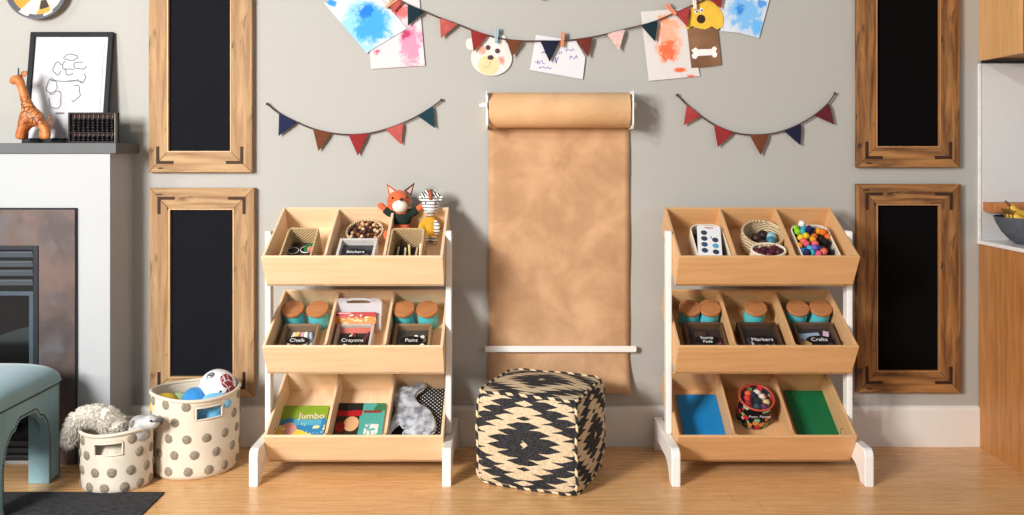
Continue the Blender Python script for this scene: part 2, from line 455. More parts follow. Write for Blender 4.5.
# ------------------------------------------------------------------ kraft paper roll
def kraft(name, c1, c2, rough=.75):
    m = Mat(name, c1, rough); v = m.coord()
    f = m.noise(v, 5, 4, .6, .3); m.base(m.mix(f.step(.3, .7), c2, c1)); m.bump(m.noise(v, 9, 3), .25, .01)
    return m.mat
M_kraft = kraft('kraft paper', (210, 170, 132), (184, 144, 108)); M_kraft2 = kraft('kraft paper roll', (224, 184, 140), (210, 168, 124))
yc = -.088; zc = P(0, 109.5, -.15).z
xl_, xr_ = P(489, 0, -.15).x, P(630.5, 0, -.15).x; xm = (xl_ + xr_) / 2
kr = thing('kraft_paper_roll', 'thick brown kraft paper roll with its sheet hanging down the wall', 'paper roll', (xm, 0, zc))
hw = (xr_ - xl_) / 2
MB().lathe([(.02, -hw), (.0775, -hw), (.0785, -hw + .002), (.0785, hw - .002), (.0775, hw), (.02, hw), (.02, -hw)], (0, yc, 0), 64, 'x').build('roll', M_kraft2, kr, smooth=True)
xs0, xs1 = P(488.5, 0, -.01).x - xm, P(629.5, 0, -.01).x - xm
zb = P(0, 389, -.02).z - zc
def sheet(u, v):
    z = .02 + (zb - .02) * v
    y = -.0075 - .004 * math.sin(u * 7 + v * 3) * min(1, v * 3) * (1 if v < .88 else .5) - .002 * math.sin(v * 21 + u * 4)
    if v > .86: y -= .035 * ((v - .86) / .14) ** 2 * (.4 + u)
    y = min(y, -.003)
    return Vector((xs0 + (xs1 - xs0) * u, y, z - .012 * u * v))
s_ = MB(); s_.grid(sheet, 24, 60)
s_.build('hanging_sheet', M_kraft, kr, smooth='all', mods=[('SOLIDIFY', dict(thickness=.0006))])
M_wmetal = plain('white enamel', (240, 239, 236), .4, var=.02)
hd = thing('paper_roll_holder', 'white metal wall brackets and rod holding the kraft paper roll', 'roll holder', (xm, 0, zc))
MB().tube([(-hw - .045, yc, .022), (hw + .026, yc, .022)], .008, 12).build('rod', M_wmetal, hd, smooth=True)
for sx in (-1, 1):
    x = sx * (hw + .010)
    lo = [(-.001, -.085), (-.001, .082), (-.15, .082), (-.168, .065), (-.168, -.068), (-.15, -.085)]
    li = [(-.018, -.070), (-.148, -.070), (-.155, -.06), (-.155, .06), (-.148, .068), (-.018, .068)]
    b_ = MB()
    b_.prism([lo[0], lo[1], li[5], li[0]], 'x', x - .003, x + .003); b_.prism([lo[1], lo[2], li[4], li[5]], 'x', x - .003, x + .003)
    b_.prism([lo[2], lo[3], li[3], li[4]], 'x', x - .003, x + .003); b_.prism([lo[3], lo[4], li[2], li[3]], 'x', x - .003, x + .003)
    b_.prism([lo[4], lo[5], li[1], li[2]], 'x', x - .003, x + .003); b_.prism([lo[5], lo[0], li[0], li[1]], 'x', x - .003, x + .003)
    b_.box((x, yc, .022), (.006, .14, .03))
    b_.build('bracket', M_wmetal, hd)
    MB().lathe([(0, 0), (.011, 0), (.012, .002), (.012, .012), (.010, .014), (0, .014)], (sx * (hw + .026) - (.007), yc, .022), 16, 'x').build('knob', M_wmetal, hd, smooth=True)
a, b = P(485, 352, -.03), P(636.5, 345.8, -.03)
bar = thing('paper_bar', 'thin white metal bar holding the hanging kraft sheet against the wall', 'bar', ((a.x + b.x) / 2, -.03, (a.z + b.z) / 2))
MB().prism(rrect(b.x - a.x, b.z - a.z, .008), 'y', -.004, 0, .001).build('strip', M_wmetal, bar)
for sx in (-1, 1):
    MB().lathe([(0, .003), (.005, .002), (.006, 0)], (sx * ((b.x - a.x) / 2 - .014), -.004, 0), 12, 'y', M=Matrix.Rotation(PI, 3, 'X')).build('screw', plain('steel screw', (120, 120, 122), .35, .8), bar)
    MB().box((sx * ((b.x - a.x) / 2 - .004), .015, 0), (.006, .029, .014)).build('standoff', M_wmetal, bar)

# ------------------------------------------------------------------ bunting
felt = {}
def F(c):
    if c not in felt:
        felt[c] = plain('felt ' + c, {'navy': (34, 42, 78), 'brown': (116, 66, 42), 'red': (150, 48, 46), 'coral': (188, 94, 86), 'teal': (26, 62, 76), 'maroon': (98, 34, 40),
                                     'pink': (226, 192, 186), 'rose': (170, 66, 66), 'dteal': (20, 48, 58), 'dnavy': (24, 30, 58), 'dbrown': (112, 48, 40)}[c], .95, var=.2, scale=60, bump=.4, bscale=500)
    return felt[c]
M_cord = plain('brown cord', (92, 66, 58), .9)
def bunting(label, pts, flags, y=-.016):
    c = P(*pts[len(pts) // 2], y)
    t = thing('bunting', label, 'bunting', c, None, 'felt pennant strings on the wall')
    ps = [P(a, b, y) - c for a, b in pts]
    out = []
    for i in range(len(ps) - 1):                       # smooth the cord
        p0, p1, p2, p3 = ps[max(i - 1, 0)], ps[i], ps[i + 1], ps[min(i + 2, len(ps) - 1)]
        for k in range(4):
            u = k / 4
            out.append(.5 * ((2 * p1) + (p2 - p0) * u + (2 * p0 - 5 * p1 + 4 * p2 - p3) * u * u + (3 * p1 - p0 - 3 * p2 + p3) * u ** 3))
    out.append(ps[-1])
    MB().tube(out, .0034, 6).build('cord', M_cord, t, smooth='all')
    for q in (0, -1):
        k = MB(); k.ball(ps[q], .007, 8); k.build('cord_knot', M_cord, t, smooth='all')
    for col, tr in flags:
        w = [P(a, b, y) - c for a, b in tr]
        cen = sum(w, Vector()) / 3
        m_ = MB(); seg = 8
        # a soft triangle: subdivide, curl the tip away from the wall a little
        A, B, D = w
        vs = {}; 
        nrm = Vector((0, -1, 0))
        bmv = []
        for side, off in ((0, -.0015), (1, .0015)):
            for i in range(seg + 1):
                for j in range(seg + 1 - i):
                    u, v = i / seg, j / seg
                    p = A * (1 - u - v) + B * u + D * v
                    curl = .007 * math.sin(PI * u * (1 - v)) * 1 + .006 * v * v
                    vs[(side, i, j)] = m_.bm.verts.new(p + nrm * (curl - off))
            for i in range(seg):
                for j in range(seg - i):
                    m_.bm.faces.new([vs[(side, i, j)], vs[(side, i + 1, j)], vs[(side, i, j + 1)]])
                    if j < seg - i - 1: m_.bm.faces.new([vs[(side, i + 1, j)], vs[(side, i + 1, j + 1)], vs[(side, i, j + 1)]])
        for i in range(seg):
            for e in (((i, 0), (i + 1, 0)), ((0, i), (0, i + 1)), ((i, seg - i), (i + 1, seg - i - 1))):
                m_.bm.faces.new([vs[(0,) + e[0]], vs[(0,) + e[1]], vs[(1,) + e[1]], vs[(1,) + e[0]]])
        bmesh.ops.recalc_face_normals(m_.bm, faces=m_.bm.faces)
        m_.build('pennant', F(col), t, smooth=True)
    return t
z = lambda s, ox, oy, L: [(ox + a / s, oy + b / s) for a, b in L]
L1 = lambda L: z(3.03, 260, 0, L); R1 = lambda L: z(3.027, 630, 0, L)
bunting('short five-pennant bunting between left chalkboards and paper roll',
        L1([(22, 315), (60, 345), (115, 372), (160, 390), (215, 403), (270, 408), (330, 404), (380, 392), (435, 372), (480, 350), (525, 322), (550, 303)]),
        [('navy', L1([(58, 343), (113, 371), (57, 412)])), ('brown', L1([(160, 389), (217, 403), (178, 458)])), ('red', L1([(268, 408), (329, 404), (297, 472)])),
         ('coral', L1([(380, 392), (435, 373), (428, 438)])), ('teal', L1([(477, 351), (524, 323), (530, 388)]))])
bunting('short five-pennant bunting between paper roll and right chalkboards',
        R1([(143, 288), (175, 320), (215, 352), (255, 378), (310, 400), (362, 408), (420, 406), (468, 395), (515, 375), (560, 348), (600, 313), (620, 283)]),
        [('rose', R1([(172, 317), (214, 351), (162, 380)])), ('red', R1([(254, 377), (313, 401), (265, 445)])), ('brown', R1([(362, 408), (420, 406), (395, 470)])),
         ('dnavy', R1([(466, 396), (517, 375), (515, 440)])), ('maroon', R1([(557, 349), (601, 313), (617, 377)]))])
bunting('long bunting with pinned paintings sagging above the paper roll',
        [(352, -28), (376, -12), (399, 0), (407.6, 4.4), (424.8, 11.7), (439.7, 18), (457.6, 24.4), (474, 31), (488, 35.5), (505, 39.2), (523, 41), (540, 41), (560, 41), (577, 39.4), (593, 37), (607, 34), (625, 29.3), (641, 25.5), (657.7, 20.5), (674.7, 13), (689, 7), (706, -1), (724, -9), (745, -20)],
        [('coral', [(388, -6), (403, 2), (393, 13)]), ('dteal', [(407.6, 4.4), (424.8, 11.7), (408, 26)]), ('coral', [(439.7, 18), (457.6, 24.4), (441, 38.5)]), ('red', [(470.6, 29.6), (488, 35.3), (473.6, 52)]),
         ('brown', [(506, 39.2), (523, 41), (512, 56.8)]), ('dnavy', [(540.4, 41), (559.8, 41), (549.6, 62)]), ('dbrown', [(576, 39.4), (592.7, 37), (588, 57.5)]), ('pink', [(607, 34), (625, 29.3), (619, 50.5)]),
         ('dteal', [(641, 25.5), (657.7, 20.5), (655, 41.8)]), ('rose', [(674.7, 13), (689, 7), (687.5, 27.5)]), ('red', [(708, -2), (723, -8.5), (720.5, 8.5)])], y=-.022)

# ------------------------------------------------------------------ pinned art
def splash(name, base, layers):
    """white paper with washes of colour: layers = (colour, centre x, z, radius, noise scale, seed)"""
    m = Mat(name, base, .85); v = m.coord(); x, y, zz = m.xyz(v)
    c = m.col(base)
    for col, cx, cz, rx, rz, sc, sd, th in layers:
        d = (((x - cx) / rx) * ((x - cx) / rx) + ((zz - cz) / rz) * ((zz - cz) / rz)).sqrt()
        n = m.noise(m.map(v, (1, 1, 1), (sd, sd * 2.3, sd * .7)), sc, 5, .65, .6)
        n2 = m.noise(m.map(v, (1, 1, 1), (sd + 5, sd, 3)), sc * 3.5, 3, .7, .5); f = ((n * 1.7 + .22 + (n2 - .4) * .55) - d).step(th, th + .42)
        c = m.mix(f, c, col)
    m.base(c); return m.mat
def W(px, py): p = P(px, py, -.006); return p.x, p.z
def lay(col, px, py, rpx, rpy, sc, sd, th=.3): a = W(px, py); return (col, a[0], a[1], rpx / 219, rpy / 219, sc, sd, th)
M_blue = splash('blue wash left', (214, 217, 222), [lay((150, 205, 240), 368, 26, 40, 36, 12, 1), lay((72, 165, 232), 372, 24, 30, 30, 18, 2, .35), lay((34, 128, 216), 366, 12, 15, 11, 25, 3, .35), lay((60, 150, 226), 332, 3, 9, 6, 30, 4, .3), lay((160, 208, 240), 366, 48, 13, 7, 25, 5)])
M_pink = splash('pink wash', (218, 210, 212), [lay((224, 150, 178), 411, 44, 16, 32, 22, 6), lay((190, 70, 110), 406, 34, 12, 9, 28, 7, .45), lay((196, 84, 120), 377, 52, 7, 6, 40, 8, .5), lay((232, 120, 120), 400, 12, 22, 12, 25, 9, .4)])
M_oran = splash('orange wash', (220, 215, 212), [lay((244, 180, 150), 668, 42, 18, 34, 20, 10), lay((240, 116, 78), 668, 50, 15, 18, 30, 11, .42), lay((240, 110, 70), 681, 70, 11, 4, 40, 12, .35), lay((244, 170, 130), 664, 20, 10, 8, 30, 13, .35), lay((240, 120, 80), 690, 76, 7, 3, 40, 14, .4)])
M_blue2 = splash('blue wash right', (214, 221, 230), [lay((130, 190, 238), 744, 12, 24, 26, 14, 15), lay((60, 140, 222), 740, 10, 8, 10, 25, 16, .45), lay((110, 185, 240), 758, 28, 9, 14, 25, 17, .35), lay((90, 160, 230), 762, 4, 8, 8, 25, 18, .4)])
def putty(o, pts, y):
    w = [P(a, b, y) for a, b in pts]; c = sum(w, Vector()) / len(w)
    MB().box((c.x, y / 2 - .0002, c.z), (.02, -y - .0006, .02)).build('adhesive_tab', plain('adhesive tab', (230, 230, 226), .8), o)
def card(name, label, cat, pts, y, mat, th=.0012):
    o = flatcard(name, pts, y, mat, None, th); putty(o, pts, y); return tag(o, label, cat, 'art pinned to the long bunting')
card('painting', 'blue splashed painting pinned crooked left of the pink one', 'painting', [(324, 3), (366.5, 53), (407, 28.5), (364.5, -21.5)], -.012, M_blue)
card('painting', 'pink and red splashed painting behind the crooked blue one', 'painting', [(371, 69), (425, 65.6), (418.8, -8), (366, -5)], -.007, M_pink)
card('painting', 'orange splashed painting beside the paper bag dog puppet', 'painting', [(640.6, 11.7), (685, 8.5), (700, 76), (648.7, 81)], -.007, M_oran)
card('painting', 'blue and white painting right of the yellow dog puppet', 'painting', [(716, -12), (720.7, 31), (740, 33), (759, 38.2), (772, -10)], -.007, M_blue2)
M_scr = Mat('scribbled paper', (220, 220, 224), .85)
sc_o = card('drawing', 'white paper with small blue scribbles pinned behind navy pennant', 'drawing', [(536, 34.8), (576, 40.8), (585.4, 57), (582.7, 79.3), (529.7, 70)], -.008, M_scr.mat)
M_ink = plain('blue ink', (96, 108, 190), .8)
ink = MB()
def scrib(m_, cx, cy, w, h, n, r, y):
    pts = []
    for i in range(n):
        t = i / (n - 1)
        pts.append(P(cx + w * (t - .5) + random.uniform(-1.2, 1.2), cy + h * math.sin(i * 1.9) * .5 + random.uniform(-.8, .8), y))
    m_.tube(pts, r, 4)
for q in ((540, 62, 9, 5, 9), (556, 60, 5, 6, 7), (545, 67.5, 12, 2.4, 9), (573, 57, 8, 4, 8), (570, 50, 10, 3, 8), (544, 52, 4, 3, 5), (560, 53, 4, 3, 5)): scrib(ink, *q, .0014, -.0098)
ink.build('ink_scribble', M_ink, sc_o)
# round dog face cut from paper
def disc(px, py, rx, ry, n=28, wob=0, a0=0):
    return [(px + rx * math.cos(2 * PI * i / n) * (1 + wob * math.sin(3 * 2 * PI * i / n + a0)), py + ry * math.sin(2 * PI * i / n) * (1 + wob * math.cos(2 * 2 * PI * i / n + a0))) for i in range(n)]
c0 = P(492, 56, -.008)
def sub(parent, name, pts, y, mat, th=.0012): 
    return flatcard(name, pts, y, mat, parent, th)
cut = lambda n, c: plain(n, c, .85, var=.08)
fb = flatcard('paper_dog_face', disc(491.5, 56, 20.5, 20.5, wob=.03), -.008, splash('white face paper', (222, 219, 214), [lay((236, 170, 150), 482, 50, 6, 8, 30, 20, .35), lay((232, 150, 130), 501, 60, 5, 7, 30, 21, .35)]))
putty(fb, disc(491.5, 56, 20, 20), -.008)
tag(fb, 'round white paper dog face with brown eyes under red pennant', 'paper craft', 'art pinned to the long bunting')
sub(fb, 'ear', disc(470.5, 44, 4.6, 6, 16), -.0075, cut('ear white', (236, 230, 226)))
sub(fb, 'ear', disc(502, 39, 4, 4, 16), -.0075, cut('ear white 2', (238, 234, 230)))
sub(fb, 'muzzle', disc(488.5, 65, 10.5, 9.8), -.0095, cut('cream muzzle', (238, 212, 166)))
for q in ((488, 47.6), (497.5, 51)): sub(fb, 'eye', disc(q[0], q[1], 2.5, 2.5, 14), -.0095, cut('brown eye', (96, 68, 66)))
sub(fb, 'nose', disc(490.5, 57.5, 3, 2.6, 14, .1), -.011, cut('brown nose', (84, 64, 64)))
sm = MB(); sm.tube([P(483, 65, -.0112), P(486, 67.5, -.0112), P(489.5, 66, -.0112), P(490.5, 61, -.0112)], .0009, 4); sm.build('mouth', cut('pink mouth', (222, 150, 130)), fb)
# paper-bag puppet
bag = flatcard('paper_bag_puppet', [(687, 28), (717.4, 28), (721.3, 64.7), (706, 67), (691.4, 68)], -.009, kraft('brown bag', (150, 112, 80), (120, 86, 58)))
putty(bag, [(690, 40), (715, 60)], -.009)
tag(bag, 'brown paper bag puppet with yellow dog head and white bone', 'paper craft', 'art pinned to the long bunting')
hd_pts = [(691, 4), (697, 0.5), (706, -.5), (714, 3), (720, 9), (723.5, 17), (722.5, 27), (717, 29.5), (712, 26.5), (705, 29.5), (697, 28), (692, 26), (688, 29.5), (684.5, 27), (688, 22), (690, 14)]
sub(bag, 'head', hd_pts, -.0112, cut('yellow paper', (238, 196, 72)))
sub(bag, 'nose', disc(701, 19, 4.2, 4.4, 16), -.0132, cut('dark brown nose', (62, 40, 34)))
for q in ((696.5, 11.5), (701.5, 10)):
    e_ = sub(bag, 'eye', disc(q[0], q[1], 2.2, 2.2, 12), -.0132, cut('eye white', (236, 236, 230)))
    sub(e_, 'pupil', disc(q[0] + .3, q[1] + .3, .9, .9, 8), -.0146, cut('pupil', (30, 28, 28)))
bone = [(694, 48.5), (695.5, 47.3), (698, 49.3), (711.5, 49.0), (713, 46.6), (715.6, 46.6), (717, 49), (715.6, 51.5), (717.2, 54), (716.5, 57), (713.5, 57.6), (711.8, 55.2), (698, 56), (696, 59), (693, 58.6), (691.6, 55.6), (693.3, 53), (691.3, 50)]
sub(bag, 'bone', bone, -.0105, cut('bone white', (240, 240, 236)))
M_red = F('red')
# clothespins
def pin(px, py, ang, label, col):
    c = P(px, py, -.028)
    t = thing('clothespin', label, 'clothespin', c, (0, ang, 0), 'small clothespins on the long bunting')
    mt = plain('pin ' + label[:14], col, .6, var=.06)
    for s in (-1, 1): MB().box((s * .0045, 0, 0), (.007, .012, .066), .0015, Matrix.Rotation(s * .05, 3, 'Y')).build('jaw', mt, t)
    MB().tube([(-.009, -.004, .008), (.009, -.004, .008)], .0018, 6).build('spring', plain('pin steel ' + label[:5], (170, 170, 170), .4, .8), t)
pin(496.5, 35.5, .05, 'light blue clothespin above the round paper dog face', (158, 192, 216))
pin(562.5, 39.5, .06, 'orange clothespin holding the blue scribble drawing', (226, 142, 92))
pin(671, 9.5, -.75, 'orange clothespin at the top of the orange painting', (238, 150, 110))
pin(694.5, 2, -.1, 'white clothespin above the yellow puppet head', (236, 232, 226))
pin(391, 3, .9, 'tan clothespin pinning the crooked blue painting', (220, 178, 140))
# dark hook
c = P(543.5, -2.2, -.02)
hk = MB(); hk.lathe([(0, .0), (.012, 0), (.015, .004), (.015, .014), (.009, .020), (.006, .026), (0, .026)], (0, 0, 0), 20, 'y')
o = hk.build('wall_hook', plain('dark bronze knob', (56, 44, 34), .5), smooth=True); o.location = c + Vector((0, 0.018, .006)); o.rotation_euler = (0, 0, 0); tag(o, 'small dark round wall hook at the top middle of the wall', 'hook')

# ------------------------------------------------------------------ woven plate on the wall
m = Mat('painted woven plate', (230, 225, 215), .8); v = m.coord(); x, y, zz = m.xyz(v)
r = (x * x + zz * zz).sqrt(); th = zz.atan2(x)
w1 = (th * 5 + 1.2 + m.noise(v, 18, 2) * 1.2).sin(); w2 = (th * 4 + .4).sin(); w3 = (th * 7).sin()
c = m.mix(w1.gt(.1) * r.gt(.062) * r.lt(.118), (232, 226, 214), (232, 168, 76))
c = m.mix(w2.gt(.55) * r.gt(.05) * r.lt(.092), c, (72, 68, 62))
c = m.mix(r.lt(.045), c, (228, 222, 210))
c = m.mix(r.gt(.118) * w3.gt(-.3), c, (104, 110, 118)); c = m.mix(r.gt(.132), c, (112, 116, 124))
m.base(c); m.bump((r * 900).sin(), .5, .002)
pl = MB(); pl.lathe([(0, .006), (.06, .008), (.10, .020), (.13, .042), (.1415, .052), (.137, .055), (.126, .046), (.098, .026), (.058, .014), (0, .012)], seg=56, axis='y')
o = pl.build('woven_plate', m.mat, smooth=True); o.location = P(37.5, -11.5, -.03); o.location.y = .005; tag(o, 'shallow woven plate in orange, white and grey hung on the wall', 'plate')

# ------------------------------------------------------------------ on the mantel
MZ = 1.3801
y0, y1 = -.085, -.012
A = P(27.5, 0, (y0 + y1) / 2).x; B = P(110.5, 0, (y0 + y1) / 2).x
ht = P(0, 32.6, y1).z - MZ
tilt = -math.atan2(y1 - y0, ht); Hh = math.hypot(ht, y1 - y0); wd = B - A
pf = thing('framed_drawing', 'black framed line drawing leaning on the mantel', 'picture', ((A + B) / 2, y0, MZ), (tilt, 0, 0))
fw = .021
M_bf = plain('black frame', (36, 38, 43), .6, spec=.25, var=.05)
for pts in ([(-wd/2, 0), (wd/2, 0), (wd/2 - fw, fw), (-wd/2 + fw, fw)], [(-wd/2, Hh), (-wd/2 + fw, Hh - fw), (wd/2 - fw, Hh - fw), (wd/2, Hh)], [(-wd/2, 0), (-wd/2 + fw, fw), (-wd/2 + fw, Hh - fw), (-wd/2, Hh)], [(wd/2, 0), (wd/2, Hh), (wd/2 - fw, Hh - fw), (wd/2 - fw, fw)]):
    MB().prism(pts, 'y', -.012, .010, .001).build('frame_rail', M_bf, pf)
MB().box((0, .002, Hh / 2), (wd - 2 * fw, .006, Hh - 2 * fw)).build('mat_board', plain('white mat', (206, 207, 210), .7, var=.01), pf)
pw, ph = wd - 2 * fw - .045, Hh - 2 * fw - .05
MB().box((.004, -.0018, Hh / 2 - .005), (pw, .002, ph), .0005).build('paper', plain('drawing paper', (200, 201, 205), .8, var=.01), pf)
dr = MB(); sx_ = wd / 83.0
def DQ(a, b):  # 3.22x crop pixel -> panel coordinates
    return Vector(((a / 3.22 - 69) * sx_, -.0032, Hh - (b / 3.22 - 32.6) * sx_))
def blob(cx, cy, rx, ry, n=22, a0=0, a1=2 * PI, w=.12):
    ph_ = random.random() * 6
    dr.tube([DQ(cx + rx * math.cos(a0 + (a1 - a0) * i / n) * (1 + w * math.sin(i * 1.3 + ph_)), cy + ry * math.sin(a0 + (a1 - a0) * i / n) * (1 + w * math.cos(i * 1.1 + ph_))) for i in range(n + 1)], .0017, 4)
for q in ((222, 188, 22, 10), (182, 225, 14, 20, 18, .5, 5.6), (255, 215, 22, 12, 18, .3, 5), (168, 285, 17, 24), (182, 328, 20, 30, 20, -2.6, 3.4), (242, 305, 18, 26, 16, -1.8, 2), (222, 236, 14, 10, 14, .6, 5.6), (262, 256, 12, 16, 14, -1.2, 3), (205, 262, 40, 5, 12, .2, 2.9), (240, 270, 24, 4, 12, 3.3, 6), (200, 372, 14, 2, 8), (205, 215, 8, 12, 10, 1, 5)):
    blob(*q)
dr.build('ink_drawing', plain('grey ink', (104, 104, 110), .8), pf)

# giraffe
gy = -.185
gm = Mat('tan leather', (196, 122, 62), .5); v = gm.coord()
e = gm.voro(gm.map(v, (1, 1, 1), (.3, .1, .7)), 42, 'DISTANCE_TO_EDGE'); x, y, zz = gm.xyz(v)
zone = zz.step(.065, .085) * (1 - zz.step(.19, .21)) 
c = gm.mix(gm.noise(v, 14, 3).step(.3, .7), (176, 98, 44), (214, 142, 80))
c = gm.mix(e.lt(.0014 * 42 * .9) * zone, c, (74, 38, 22)); gm.base(c); gm.bump(gm.noise(v, 120, 2), .2)
g0 = P(32, 142, gy); g0.z = MZ
gf = thing('giraffe_figurine', 'tan leather giraffe figurine standing on the mantel', 'figurine', g0)
gp = lambda px, py, dy=0: P(px, py, gy + dy) - g0
def skin(name, joints, edges, mat, parent, sub=2, root=0, name2=None):
    me = bpy.data.meshes.new(name); me.from_pydata([j[0] for j in joints], edges, []); me.materials.append(mat)
    o = bpy.data.objects.new(name, me); C.objects.link(o); o.parent = parent
    md = o.modifiers.new('skin', 'SKIN'); md.use_smooth_shade = True
    sv = me.skin_vertices[0].data if len(me.skin_vertices) else None
    if sv is None:
        bpy.context.view_layer.objects.active = o; o.select_set(True); bpy.ops.mesh.customdata_skin_add(); sv = me.skin_vertices[0].data
    for i, j in enumerate(joints):
        r = j[1] if isinstance(j[1], tuple) else (j[1], j[1]); sv[i].radius = r; sv[i].use_root = (i == root)
    ss = o.modifiers.new('sub', 'SUBSURF'); ss.levels = sub; ss.render_levels = sub
    return o
J = [(gp(44, 119), .030), (gp(31, 117), .031), (gp(28, 107), .021), (gp(24, 95), .016), (gp(21, 85), .015), (gp(18.5, 78), .025), (gp(9, 81.5), .014),
     (gp(23, 128, -.017), .020), (gp(19, 141.5, -.019), .018), (gp(24, 128, .019), .018), (gp(21, 141.5, .021), .018), (gp(46, 129, -.016), .017), (gp(46, 141.5, -.019), .016), (gp(44, 129, .018), .017), (gp(43, 141.5, .021), .016)]
J = [(p, r * 1.22) for p, r in J]
for i in (8, 10, 12, 14): J[i][0].z = .014
skin('body', J, [(0, 1), (1, 2), (2, 3), (3, 4), (4, 5), (5, 6), (1, 7), (7, 8), (1, 9), (9, 10), (0, 11), (11, 12), (0, 13), (13, 14)], gm.mat, gf, root=1)
for dy in (-.012, .012):
    MB().ball(gp(25 if dy < 0 else 22.5, 74, dy), (.008, .005, .016), 10, Matrix.Rotation(.5, 3, 'Y')).build('ear', gm.mat, gf, smooth='all')
    MB().tube([gp(18.5, 77, dy * .5), gp(18.5, 68, dy * .5)], [.0035, .0028], 8).build('horn', plain('dark horn', (60, 52, 50), .6), gf)
    MB().ball(gp(15.5, 77.5, dy * 1.35), .0035, 10).build('eye', plain('black eye', (20, 16, 14), .3), gf)
MB().tube([gp(49, 115), gp(50.5, 121), gp(50, 128)], [.004, .003, .003], 6).build('tail', gm.mat, gf)

# abacus
ay = -.17
A = P(69, 141, ay); B = P(118.5, 112.5, ay); aw = B.x - A.x; ah = B.z - MZ
ab = thing('abacus', 'small dark wooden abacus with black beads on the mantel end', 'abacus', ((A.x + B.x) / 2, ay, MZ))
M_aw = wood('rosewood', (44, 33, 30), (24, 19, 18), 'x', 2, .7)
for zz_, h_ in ((.004, .008), (ah - .004, .008), (ah * .335, .005)): MB().box((0, 0, zz_), (aw, .016, h_), .0012).build('frame_rail', M_aw, ab)
for sx in (-1, 1): MB().box((sx * (aw / 2 - .004), 0, ah / 2), (.008, .018, ah), .0012).build('frame_rail', M_aw, ab)
MB().box((0, .006, ah / 2), (aw - .01, .003, ah - .01)).build('back_panel', plain('abacus back', (58, 38, 34), .8), ab)
MB().tube([(aw/2 - .012, -.008, .004), (aw/2 - .012, -.008, ah - .004)], .0012, 6).build('edge_line', plain('pale edge', (220, 214, 200), .5), ab)
M_rod = plain('abacus rod', (156, 130, 118), .5); M_bead = plain('black bead', (14, 14, 19), .3, spec=.5)
bead0 = None
for k in range(9):
    x = (k - 4) * (aw - .030) / 9
    MB().tube([(x, 0, .006), (x, 0, ah - .006)], .0016, 6).build('rod', M_rod, ab)
    for n in range(7):
        hh = .0118
        zz_ = (.0085 + hh * (n + .5)) if n < 2 else (ah * .335 + .004 + hh * (n - 2 + .5))
        if bead0 is None:
            bead0 = MB().lathe([(.002, -hh / 2), (.0075, -hh * .42), (.0104, 0), (.0075, hh * .42), (.002, hh / 2)], seg=14).build('bead', M_bead, ab, smooth='all'); b_ = bead0
        else:
            b_ = bead0.copy(); C.objects.link(b_); b_.parent = ab
        b_.location = (x, 0, zz_)
# ------------------------------------------------------------------ toy shelves
TH = math.radians(32.5); CT, ST = math.cos(TH), math.sin(TH); RX = Matrix.Rotation(TH, 4, 'X')
WOODS = [(wood('lit maple plywood', (246, 220, 184), (236, 204, 166), 'x', .8, .45, .8), wood('lit maple plywood side', (244, 218, 184), (234, 202, 166), 'y', .8, .45, .8)),  # one maple in two tones: left shelf coloured as brightly lit
         (wood('shaded maple plywood', (230, 186, 136), (214, 168, 118), 'x', .8, .45, .8), wood('shaded maple plywood side', (230, 188, 140), (214, 170, 122), 'y', .8, .45, .8))]  # right shelf coloured deeper and warmer, its dimmer light put into the tone
M_post = plain('white painted post', (240, 239, 236), .4, var=.02)
M_hole = plain('dark peg hole', (70, 44, 28), .8)
HALF = .369; FBYS = (-.362, -.350, -.332); FBZ = (.785, .4175, .0455); LEN = .389; HF = .155; HB = .12; PT = .012
def make_shelf(label, cx):
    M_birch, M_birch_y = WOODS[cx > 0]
    t = thing('toy_shelf', label, 'toy shelf', (cx, 0, 0), None, 'tilted three-tier toy shelves')
    for s in (-1, 1):
        a, b = (s * (HALF + .0005), s * (HALF + .037)); a, b = min(a, b), max(a, b)
        ft = [(-.487, 0), (-.487, .118), (-.484, .132), (-.476, .142), (-.464, .148), (-.06, .148), (-.042, .142), (-.03, .128), (-.024, 0), (-.07, 0), (-.085, .03), (-.105, .055), (-.135, .068),
              (-.345, .068), (-.385, .058), (-.41, .04), (-.425, .02), (-.432, 0)]
        f = MB().prism(ft, 'x', a, b, .004).build('foot', M_post, t)
        MB().box((s * (HALF + .0005 + .0125), -.275, .578), (.025, .05, .858), .005).build('post', M_post, t)
    for k in range(3):
        root = None
        tr = MB().box((0, LEN / 2, .006), (2 * HALF - .002, LEN, .012), .001).build('tray', M_birch_y, t)
        tr.location = (0, FBYS[k], FBZ[k]); tr.rotation_euler = (TH, 0, 0)
        MB().box((0, PT / 2, HF / 2), (2 * HALF, PT, HF), .0025).build('front_panel', M_birch, tr)
        MB().box((0, LEN - PT / 2, HB / 2 + .006), (2 * HALF - .024, PT, HB - .012), .001).build('back_panel', M_birch, tr)
        for s in (-1, 1):
            pr = [(PT, .001), (LEN, .001), (LEN, HB), (LEN - .004, HB + .002), (PT, HF - .003)]
            x0 = s * (HALF - .012); x1 = s * HALF
            MB().prism(pr, 'x', min(x0, x1), max(x0, x1), .002).build('side_panel', M_birch_y, tr)
            h = MB()
            for q in ((.115, .045), (.115, .065)): h.lathe([(0, .0008), (.0045, .0008), (.0045, 0)], (s * (HALF - .012), q[0], q[1]), 10, 'x', M=Matrix.Rotation(PI if s > 0 else 0, 3, 'Z'))
            h.build('peg_hole', M_hole, tr)
        for s in (-1, 1):
            pr = [(PT, .013), (LEN - PT, .013), (LEN - PT, HB - .001), (LEN - .06, HB + .001), (.12, HF - .032), (.07, HF - .035), (.045, HF - .03), (.028, HF - .015), (PT, HF - .010)]
            MB().prism(pr, 'x', s * .123 - .006, s * .123 + .006, .0015).build('divider', M_birch_y, tr)
    return t
CXL, CXR = -.650, 1.046
